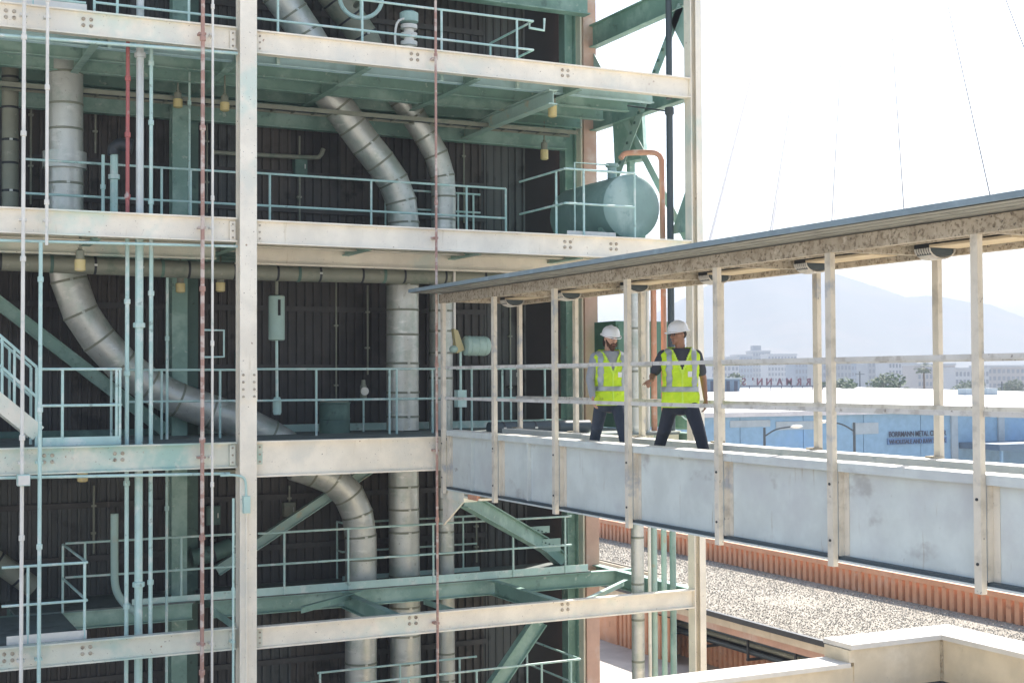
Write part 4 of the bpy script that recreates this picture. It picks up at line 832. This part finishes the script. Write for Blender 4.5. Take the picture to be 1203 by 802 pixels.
# ================================================================== FOOTBRIDGE
BX, BF = 10.3, 11.9
PYS = [23.98-2.285*k for k in range(12)]
YB0, YB1 = -2.0, 24.05
FZ = -1.36
br = thing('footbridge', 'covered white steel footbridge joining the plant from the right', 'bridge', (11, 12, -2.1))
for sgn, X0 in ((1, BX), (-1, BF)):
    near = sgn == 1
    MB().box(X0+sgn*.115-.008, X0+sgn*.115+.008, YB0, YB1, -2.08, -1.02).build('girder_web', 'bridge', br)
    xs_ = sorted((X0+sgn*.03, X0+sgn*.33))
    MB().box(xs_[0], xs_[1], YB0, YB1, -1.04, -1.0).build('top_flange', 'white', br)
    xs_ = sorted((X0+sgn*.02, X0+sgn*.045)); MB().box(xs_[0], xs_[1], YB0, YB1, -1.105, -1.002).build('flange_lip', 'bridge', br)
    xs_ = sorted((X0+sgn*.017, X0+sgn*.28)); MB().box(xs_[0]+.02, xs_[1]-.02, YB0, YB1, -2.118, -2.08).build('shade_strip', 'slate', br); MB().box(xs_[0], xs_[1], YB0, YB1, -2.145, -2.12).build('bottom_flange', 'bridge', br)  # dark strip stands in for the shadow line along the girder's underside
    for y in PYS:
        wd = .055
        xs_ = sorted((X0-sgn*.055, X0+sgn*.015))
        zb = -2.2 if near else -1.0
        MB().box(xs_[0], xs_[1], y-.05, y+.05, zb, 1.56).build('post', 'bpost', br)
        if near:
            MB().box(X0+.03, X0+.106, y-.06, y-.045, -2.08, -1.045).build('stiffener', 'bpost', br); MB().box(X0+.10, X0+.105, y-.15, y-.061, -2.08, -1.045).build('stiffener_leg', 'bpost', br)
            for z in (-1.25, -1.9): MB().lathe([(.016, 0), (.016, .012)], (X0-.055, y, z), (-1, 0, 0), 8).build('bolt', 'darkm', br)
        else:
            MB().box(X0-.12, X0+.02, y-.09, y+.09, -1.0, -.975).build('base_plate', 'roofbeam', br)
    for z, r in ((.19, .027), (-.39, .027)):
        xr = X0 - sgn*.005 + (.02 if near else -.02)
        MB().box(xr-.022, xr+.022, YB0, YB1, z-r, z+r).build('rail', 'brail', br)
    MB().box(X0-.06, X0+.06, YB0, 24.1, 1.43, 1.60).build('roof_beam', 'roofbeam', br)
MB().box(BF-.342, BF-.331, YB0, YB1, -1.16, -1.001).build('flange_lip', 'white', br)
for y in (22.85, 20.55): MB().box(BX+.04, BX+.106, y-.02, y+.02, -2.08, -1.04).build('stiffener', 'bridge', br)
nd = 12; dy = (YB1-YB0)/nd
for k in range(nd): MB().box(BX+.125, BF-.125, YB0+k*dy+.01, YB0+(k+1)*dy-.01, FZ-.05, FZ).build('floor_plate', 'deck', br)
for y in PYS: MB().box(BX+.13, BF-.13, y-.06, y+.06, FZ-.3, FZ-.052).build('floor_beam', 'bridge', br)
MB().box(BX+.3, BF-.3, 23.9, 24.4, FZ-.02, ZC-.02).build('threshold', 'deck', br)
# roof: ribbed sheets running along the bridge, one per bay
RX0, RX1 = 9.63, 12.57
def roofprof():
    pr = []; x = RX0; p = (RX1-RX0)/14
    for i in range(14): pr += [(x, 0), (x+p*.6, 0), (x+p*.68, .035), (x+p*.92, .035)]; x += p
    pr.append((RX1, 0)); return pr
pr = roofprof(); rd = None
for k in range(11):
    y0 = 24.0-2.285*(k+1)
    if rd is None:
        vs = []; L = 2.285+.04
        for x, h in pr:
            for yy in (0, L):
                for dz in (0, .02): vs.append((x, yy, 1.612+h+dz))
        fs = []
        for i in range(len(pr)-1):
            a, b = 4*i, 4*i+4
            fs += [(a, b, b+2, a+2), (a+1, a+3, b+3, b+1), (a, a+1, b+1, b), (a+2, b+2, b+3, a+3)]
        rd = bpy.data.meshes.new('roof_sheet'); rd.from_pydata(vs, [], fs); rd.materials.append(M['roofunder'])
    o = bpy.data.objects.new('roof_sheet', rd); C.objects.link(o); o.parent = br; o.location = V((0, y0, .002*(k % 2)))-V(tuple(br['_o']))
MB().box(RX0-.03, RX0-.004, YB0, 24.05, 1.622, 1.688).build('fascia', 'roofedge', br); MB().box(RX1+.004, RX1+.03, YB0, 24.05, 1.622, 1.688).build('fascia', 'roofedge', br); MB().box(RX0-.03, RX1+.03, 24.052, 24.08, 1.622, 1.688).build('fascia', 'roofedge', br)
for y in PYS: MB().box(BX+.062, BF-.062, y-.05, y+.05, 1.45, 1.59).build('cross_beam', 'roofbeam', br)
for y in PYS[:-1]:
    MB().box(BX+.25, BX+.31, y-2.2, y-.06, 1.54, 1.605).build('purlin', 'roofbeam', br); MB().box(BX+.95, BX+1.0, y-2.2, y-.06, 1.54, 1.605).build('purlin', 'roofbeam', br)
    MB().box(BX+1.08, BX+1.52, y-1.7, y-.45, 1.50, 1.53).build('ceiling_panel', 'beige', br)
ORD = ('first', 'second', 'third', 'fourth', 'fifth', 'sixth', 'seventh', 'eighth')
for k, y in enumerate(PYS[:8]):
    o = thing('ribbed_fixture', 'dark ribbed fixture under the bridge roof, %s from the plant end' % ORD[k], 'light fixture', (11.62, y-.35, 1.42), 'ribbed fixtures under the bridge roof')
    MB().box(11.42, 11.80, y-.44, y-.16, 1.50, 1.56).build('housing', 'darkm', o); MB().box(11.44, 11.78, y-.42, y-.18, 1.42, 1.50).build('core', 'slate', o)
    for j in range(7): MB().tube([V((11.61+.20*math.cos(t*.349), y-.42+j*.04, 1.50-.12*math.sin(t*.349))) for t in range(10)], .011, 5).build('rib', 'brail', o)
    MB().tube([(11.61, y-.3, 1.55), (11.61, y-.3, 1.61)], .03, 8).build('hanger', 'darkm', o)
# bracket carrying the bridge end
bk = thing('bridge_bracket', 'cream bracket under the plant end of the footbridge', 'bracket', (10.6, 24, -2.4))
MB().box(BX+.05, BX+.32, 23.2, 24.3, -2.32, -2.125).build('seat', 'cream', bk); MB().add([(BX+.1, 24.3, -2.3), (BX+.1, 23.3, -2.3), (BX+.1, 24.3, -2.85), (BX+.14, 24.3, -2.3), (BX+.14, 23.3, -2.3), (BX+.14, 24.3, -2.85)], [(0, 1, 2), (3, 5, 4), (0, 3, 4, 1), (1, 4, 5, 2), (2, 5, 3, 0)]).build('gusset', 'cream', bk)
MB().box(BX+.02, BX+.09, 22.55, 22.95, -2.24, -2.125).build('bearing_block', 'orangepipe', bk); MB().box(BX+.05, BX+.32, 22.5, 23.2, -2.24, -2.2).build('bearing_plate', 'cream', bk)

# ================================================================== PEOPLE
K = .80                       # scene units -> metres, applied to everything at the end
def bake(o, vox, sm=5):
    md = o.modifiers.new('r', 'REMESH'); md.mode = 'VOXEL'; md.voxel_size = vox; md.use_smooth_shade = True
    s_ = o.modifiers.new('s', 'SMOOTH'); s_.factor = .5; s_.iterations = sm
    bpy.context.view_layer.update(); me = bpy.data.meshes.new_from_object(o.evaluated_get(bpy.context.evaluated_depsgraph_get()))
    mt = o.data.materials[0]; o.modifiers.clear(); o.data = me
    me.materials.clear(); me.materials.append(mt); me.shade_smooth()
TOR = [(.80, .172, .125, 0), (.90, .176, .13, 0), (1.0, .166, .123, .005), (1.1, .160, .120, .01), (1.22, .170, .124, .012), (1.34, .184, .126, .006), (1.42, .186, .115, -.005), (1.47, .155, .092, -.012), (1.505, .10, .074, -.014), (1.54, .066, .066, -.008)]
BROAD = [1.0]
def torrad(z):
    for a, b in zip(TOR[:-1], TOR[1:]):
        if z <= b[0]:
            t = max(0, (z-a[0])/(b[0]-a[0])); t2 = t*t*(3-2*t)*.5+t*.5
            return [(a[i]+(b[i]-a[i])*t2)*(BROAD[0] if i == 1 else 1) for i in (1, 2, 3)]
    return TOR[-1][1:]
def torso_grid(off, z0, z1, keep=None, nz=40, ns=56, bul=1.0):
    m = MB(); n0 = 0
    for i in range(nz+1):
        z = z0+(z1-z0)*i/nz; rx, ry, cy = torrad(z)
        for k in range(ns):
            a = 2*math.pi*k/ns; ca, sa = math.cos(a), math.sin(a); p = 2.3
            rr = (abs(sa)**p+abs(ca)**p)**(-1/p); wob = .005*math.sin(a*5+z*23)+.004*math.sin(a*3-z*41)+.003*math.sin(a*9+z*60)
            m.v.append(V(((rx+off+wob)*rr*sa, (ry+off+wob)*rr*ca+cy, z)))
    for i in range(nz):
        zc = z0+(z1-z0)*(i+.5)/nz
        for k in range(ns):
            a = 2*math.pi*(k+.5)/ns; rx, ry, cy = torrad(zc); x = rx*math.sin(a)
            if keep and not keep(x, math.cos(a), zc): continue
            k2 = (k+1) % ns; m.f.append((i*ns+k, i*ns+k2, (i+1)*ns+k2, (i+1)*ns+k))
    return m
def hand(m, wr, d, side, nrm, curl=.5, point=False):
    d = V(d).normalized(); nrm = V(nrm); nrm = (nrm-d*nrm.dot(d)).normalized(); s_ = d.cross(nrm)*side
    wr = V(wr); pc = wr+d*.045
    for t in (-.028, -.01, .01, .028): m.capsule(wr+d*.01+s_*t*.7, wr+d*.085+s_*t, .017, .015, 8)
    for i, (t, L) in enumerate(((-.033, .078), (-.011, .088), (.011, .083), (.032, .066))):
        c = curl if not (point and i == 0) else .08
        p = wr+d*.088+s_*t; dd = d; 
        for j in range(3):
            dd = (dd*math.cos(c)+nrm*math.sin(c)).normalized() if j == 0 else (dd*math.cos(c*1.1)+(nrm-dd*nrm.dot(dd)).normalized()*math.sin(c*1.1)).normalized()
            q = p+dd*L*(.44, .32, .24)[j]; m.capsule(p, q, .0095-.0008*j, .0088-.0008*j, 8); p = q
    p = wr+d*.03-s_*.03; q = p-s_*.028+d*.025+nrm*.012; r_ = q+d*.03-s_*.004+nrm*.016; m.capsule(p, q, .014, .011, 8); m.capsule(q, r_, .011, .009, 8)
def person(label, loc, rz, hyaw, hpitch, armR, armL, footR, footL, skin, shirt, pants, longsleeve, beard, hip=(0, 0), hair=False, point=False):
    o = thing('person', label, 'person', loc); o.rotation_euler = (0, 0, rz); sc = 1/K; o.scale = (sc,)*3; o['_o'] = (0, 0, 0)
    hx = V((hip[0], hip[1], 0)); drop = -.075
    T = lambda p: V(p)+V((hip[0], hip[1], drop))
    hr, hlft = T((.09, 0, .92)), T((-.09, 0, .92))
    def knee(h, f, fwd): 
        a = V((f[0], f[1], f[2]+.09)); mid = (h+a)/2; L = .43; dl = (a-h).length/2; off = math.sqrt(max(.0, L*L-dl*dl)); return mid+V((0, 1, .1)).normalized()*off
    kr, kl = knee(hr, footR, 1), knee(hlft, footL, 1)
    # ---- skin body
    b = MB(); g_ = torso_grid(0, .8, 1.54, ns=24, nz=20)
    n = len(g_.v); g_.v = [T(v) for v in g_.v]; b.add(g_.v, g_.f); b.ball(T((0, 0, .82)), .16, .12, .12)
    for h, k_, f in ((hr, kr, footR), (hlft, kl, footL)):
        an = V((f[0], f[1], f[2]+.09)); b.capsule(h, k_, .08, .052); b.capsule(k_, an, .052, .036); b.capsule(an-V((0, 0, .04)), V((f[0], f[1]+.14, f[2]+.035)), .035, .03)
    nk = T((0, -.01, 1.46)); hc = T((0, .022, 1.665)); b.capsule(nk, T((0, .012, 1.60)), .062, .057)
    HR = Matrix.Rotation(hyaw, 3, 'Z') @ Matrix.Rotation(hpitch, 3, 'X'); hp = T((0, .0, 1.57))
    Hd = lambda p: hp + HR @ (V(p))        # head frame: origin at top of neck, +y forward
    hm = MB(); hm.ball((0, .025, .10), .073, .092, .112, 18, 14); hm.ball((0, .05, .035), .055, .058, .058, 14, 10); hm.capsule((0, .115, .105), (0, .136, .072), .009, .014, 8)
    hm.ball((0, .128, .066), .019, .012, .011); hm.ball((0, .106, .035), .026, .014, .012); hm.ball((0, .10, .0), .024, .018, .018)
    for s_ in (-1, 1): hm.ball((s_*.074, .01, .09), .011, .02, .032); hm.ball((s_*.032, .105, .125), .024, .012, .009); hm.ball((s_*.043, .085, .075), .022, .02, .02)
    b.add([Hd(v) for v in hm.v], hm.f)
    for sd_, (el, wr, hd, nr, cu) in ((1, armR), (-1, armL)):
        sh = T((sd_*.185*BROAD[0], -.005, 1.415)); el, wr = T(el), T(wr); b.capsule(sh, el, .052, .041); b.capsule(el, wr, .042, .028); hand(b, wr, hd, sd_, nr, cu, point and sd_ == 1)
    body = b.build('body', skin, o); bake(body, .0065, 3)
    # ---- trousers
    t = MB(); q = torso_grid(.012, .8, 1.02, ns=24, nz=10); t.add([T(v) for v in q.v], q.f); t.ball(T((0, 0, .83)), .178, .135, .13)
    for h, k_, f in ((hr, kr, footR), (hlft, kl, footL)):
        an = V((f[0], f[1], f[2]+.10)); t.capsule(h-V((0, 0, .02)), k_, .101, .078); t.capsule(k_, an, .078, .062); t.ball(an+V((0, .02, .0)), .07, .075, .045); t.ball(k_+V((0, .01, -.03)), .078, .08, .06)
    tr = t.build('trousers', pants, o); bake(tr, .011, 4)
    bt = None
    for f in (footR, footL):
        m = MB(); m.ball((f[0], f[1]+.06, f[2]+.045), .05, .145, .055, 14, 10); m.ball((f[0], f[1]-.02, f[2]+.07), .05, .065, .07); m.box(f[0]-.045, f[0]+.045, f[1]-.075, f[1]+.18, f[2]+.0, f[2]+.03); bo = m.build('boot', 'boot', o); bake(bo, .009, 2)
    # ---- shirt
    t = MB(); q = torso_grid(.026, .86, 1.50, ns=32, nz=24); t.add([T(v) for v in q.v]+[T((0, 0, .86)), T((0, -.01, 1.50))], q.f+[(k, (k+1) % 32, len(q.v)) for k in range(32)]+[(len(q.v)-32+(k+1) % 32, len(q.v)-32+k, len(q.v)+1) for k in range(32)])
    for sd_, (el, wr, *_) in ((1, armR), (-1, armL)):
        sh = T((sd_*.185*BROAD[0], -.005, 1.415)); el, wr = T(el), T(wr); t.capsule(sh, el if longsleeve else sh.lerp(el, .72), .072, .058 if longsleeve else .064)
        if longsleeve: t.capsule(el, el.lerp(wr, .95), .057, .041); t.ball(el.lerp(wr, .4), .05, .055, .045); t.ball(el.lerp(wr, .95), .043, .043, .03)
    sr = t.build('shirt', shirt, o); bake(sr, .010, 3)
    # ---- vest, tape, trim
    vee = lambda z: (z-1.20)*.33
    def vestkeep(x, c, z): return not (c > 0 and z > 1.2 and abs(x) < vee(z))
    def shell(g, name, m, th=.006, par=None):
        g.v = [T(v) for v in g.v]; ob = g.build(name, m, par or o, True); md = ob.modifiers.new('t', 'SOLIDIFY'); md.thickness = th; md.offset = 0; return ob
    ve = shell(torso_grid(.034, .80, 1.515, vestkeep, 60, 80), 'vest', 'vest')
    shell(torso_grid(.0405, .985, 1.045, lambda x, c, z: not (c > 0 and abs(x) < .006), 6, 80), 'reflective_stripe', 'stripe', .004, ve)
    for s_ in (-1, 1): shell(torso_grid(.0405, 1.045, 1.50, lambda x, c, z: abs(x*s_-.118) < .024 and (c > 0 or z > 1.1), 40, 112), 'reflective_stripe', 'stripe', .004, ve)
    shell(torso_grid(.040, 1.2, 1.50, lambda x, c, z: c > 0 and abs(abs(x)-vee(z)) < .011, 50, 128), 'collar_trim', 'vesttrim', .004, ve)
    shell(torso_grid(.040, .80, 1.21, lambda x, c, z: c > 0 and abs(x) < .007, 20, 128), 'front_zip', 'vesttrim', .004, ve)
    bd = MB().box(-.115, -.065, 0, .004, 1.16, 1.225); bd.v = [T(v)+V((0, torrad(1.19)[1]+.048, 0)) for v in bd.v]; bd.build('badge', 'badge', ve)
    # ---- hard hat
    hh = MB(); ax = (HR @ V((0, 0, 1)))
    prof = [(.128, 0), (.126, .012), (.122, .03), (.115, .06), (.098, .09), (.07, .112), (.03, .122), (.004, .123)]
    base = MB()
    for r_, h_ in prof:
        for k in range(28): a = 2*math.pi*k/28; base.v.append(V((r_*.92*math.cos(a), r_*1.1*math.sin(a)+.015, .135+h_)))
    for i in range(len(prof)-1):
        for k in range(28): k2 = (k+1) % 28; base.f.append((i*28+k, i*28+k2, (i+1)*28+k2, (i+1)*28+k))
    base.f.append(tuple(range(28)))
    hat = MB().add([Hd(v) for v in base.v], base.f).build('hard_hat', 'hat', o, True)
    rm = MB()
    for r_, h_ in ((.95, .0), (1.0, .004), (1.0, -.006), (.95, -.006)):
        for k in range(28):
            a = 2*math.pi*k/28; fr_ = max(0, math.sin(a)); rm.v.append(V(((.128*.92+.016)*r_*math.cos(a), (.128*1.1+.014+.035*fr_**2)*r_*math.sin(a)+.015, .138+h_-.012*fr_)))
    for i in range(4):
        for k in range(28): k2 = (k+1) % 28; j = (i+1) % 4; rm.f.append((i*28+k, i*28+k2, j*28+k2, j*28+k))
    MB().add([Hd(v) for v in rm.v], rm.f).build('brim', 'hat', hat, True)
    rg = MB(); rg.tube([(0, .15-.0, .16), (0, .125, .21), (0, .07, .25), (0, .015, .262), (0, -.05, .247), (0, -.1, .205)], .011, 8); MB().add([Hd(v) for v in rg.v], rg.f).build('ridge', 'hat', hat, True)
    # ---- face bits and hair
    for s_ in (-1, 1):
        e = MB().ball((s_*.031, .111, .106), .012, .007, .007, 8, 6); MB().add([Hd(v) for v in e.v], e.f).build('eye', 'eye', body)
        e = MB().capsule((s_*.017, .122, .127), (s_*.048, .107, .126), .006, .005, 6); MB().add([Hd(v) for v in e.v], e.f).build('eyebrow', 'hair', body)
    e = MB().capsule((-.018, .116, .032), (.018, .116, .032), .005, .005, 6); MB().add([Hd(v) for v in e.v], e.f).build('mouth', 'lip', body)
    e = MB(); e.ball((0, -.018, .10), .078, .078, .075, 14, 10)
    if hair: e.ball((0, -.06, .05), .062, .045, .075, 12, 8); e.ball((.055, -.035, .04), .02, .035, .06); e.ball((-.055, -.035, .04), .02, .035, .06)
    MB().add([Hd(v) for v in e.v], e.f).build('hair', 'hair', o, True)
    if beard:
        e = MB(); e.ball((0, .075, .005), .05, .05, .042, 14, 10); e.ball((0, .095, -.025), .034, .034, .035)
        for s_ in (-1, 1): e.capsule((s_*.064, .035, .075), (s_*.05, .075, .015), .016, .024, 8); e.capsule((s_*.004, .122, .049), (s_*.03, .104, .036), .009, .008, 8)
        bd = MB().add([Hd(v) for v in e.v], e.f).build('beard', 'beard', o); bake(bd, .006, 2)
    else:
        e = MB()
        for s_ in (-1, 1):
            e.tube([V((s_*.032+.024*math.cos(t*.524), .124-.25*abs(s_*.032+.024*math.cos(t*.524))**1.6, .104+.016*math.sin(t*.524))) for t in range(13)], .0035, 6, False); e.tube([(s_*.055, .115, .108), (s_*.078, .02, .105)], .003, 6)
        e.tube([(-.008, .126, .107), (.008, .126, .107)], .003, 6); MB().add([Hd(v) for v in e.v], e.f).build('glasses', 'darkm', o)
    return o
pl = WX(716, 445, 11.06); prt = WX(799, 445, 11.12)
DN = (0, .05, -1)
person('bearded worker in hi-vis vest and white hard hat with grey long sleeves', (pl.x, pl.y, FZ), math.pi+R(-14), R(12), R(-12),
       ((.265, .02, 1.14), (.275, .17, .91), (0, .45, -1), (-1, .2, 0), .35), ((-.265, -.12, 1.15), (-.26, -.10, .90), (0, .1, -1), (1, .2, 0), .4),
       (.11, -.46, 0), (-.11, .42, 0), 'skin1', 'greyshirt', 'jeans', True, True, hair=True)
BROAD[0] = 1.07
person('worker in hi-vis vest and glasses pointing with one hand, dark short sleeves', (prt.x, prt.y, FZ), math.pi+R(-24), R(-55), R(-6),
       ((.315, -.10, 1.17), (.36, .17, 1.13), (.62, .7, -.25), (-.3, 0, -1), .7), ((-.285, -.05, 1.15), (-.295, .05, .90), (0, .2, -1), (1, .2, 0), .35),
       (.25, -.36, 0), (-.25, .34, 0), 'skin2', 'darkshirt', 'slacks', False, False, point=True)

# ================================================================== STAY CABLES
vpd = ray(1016, -438).normalized()
for k, (x0, y0) in enumerate(((842, 250), (909, 252), (979, 250), (1063, 240), (1163, 222), (1262, 205))):
    p = WX(x0, y0, RX1-.1); p = p-vpd*((p.z-1.64)/vpd.z); q = p+vpd*36
    o = thing('stay_cable', 'thin grey stay cable rising from the bridge roof, %s from the plant end' % ORD[k], 'cable', (p.x, p.y, 1.63), 'thin stay cables above the bridge roof')
    MB().tube([p, p+vpd*8-V((0, 0, .03)), p+vpd*17-V((0, 0, .04)), q], .022, 6).build('wire', 'cable', o, True)
    MB().tube([p, p+vpd*.12], .03, 8).build('anchor', 'cable', o); MB().lathe([(.06, 0), (.06, .02)], (p.x, p.y, 1.632), (0, 0, 1), 10).build('anchor_plate', 'roofedge', o)

# ================================================================== HAZE
hz = MB().box(-5200, 5200, -5200, 5200, GZ-1, 215).build('haze', 'cable'); tag(hz, 'pale sunlit haze filling the valley air', 'haze', kind='stuff')
hm = bpy.data.materials.new('haze_air'); hm.use_nodes = True; t = hm.node_tree; t.nodes.clear()
ou = t.nodes.new('ShaderNodeOutputMaterial'); pv = t.nodes.new('ShaderNodeVolumePrincipled'); t.links.new(pv.outputs[0], ou.inputs['Volume'])
pv.inputs['Color'].default_value = (.40, .445, .51, 1); pv.inputs['Density'].default_value = .00085; pv.inputs['Anisotropy'].default_value = 0.0
hz.data.materials.clear(); hz.data.materials.append(hm)

# ================================================================== UNITS: one uniform conversion to metres (baked into meshes and positions)
done = set(); SM = Matrix.Scale(K, 4)
for o in list(bpy.data.objects):
    if '_o' in o: del o['_o']
    if o.type in ('CAMERA', 'LIGHT'): continue
    person_root = o.name.startswith('person')
    inperson = False; p_ = o
    while p_ is not None:
        if p_.name.startswith('person'): inperson = True
        p_ = p_.parent
    if person_root: o.location = o.location*K; o.scale = (1, 1, 1); continue
    if inperson: continue
    o.location = o.location*K
    if o.type == 'MESH' and o.data.name not in done: o.data.transform(SM); done.add(o.data.name)
bpy.context.view_layer.update()
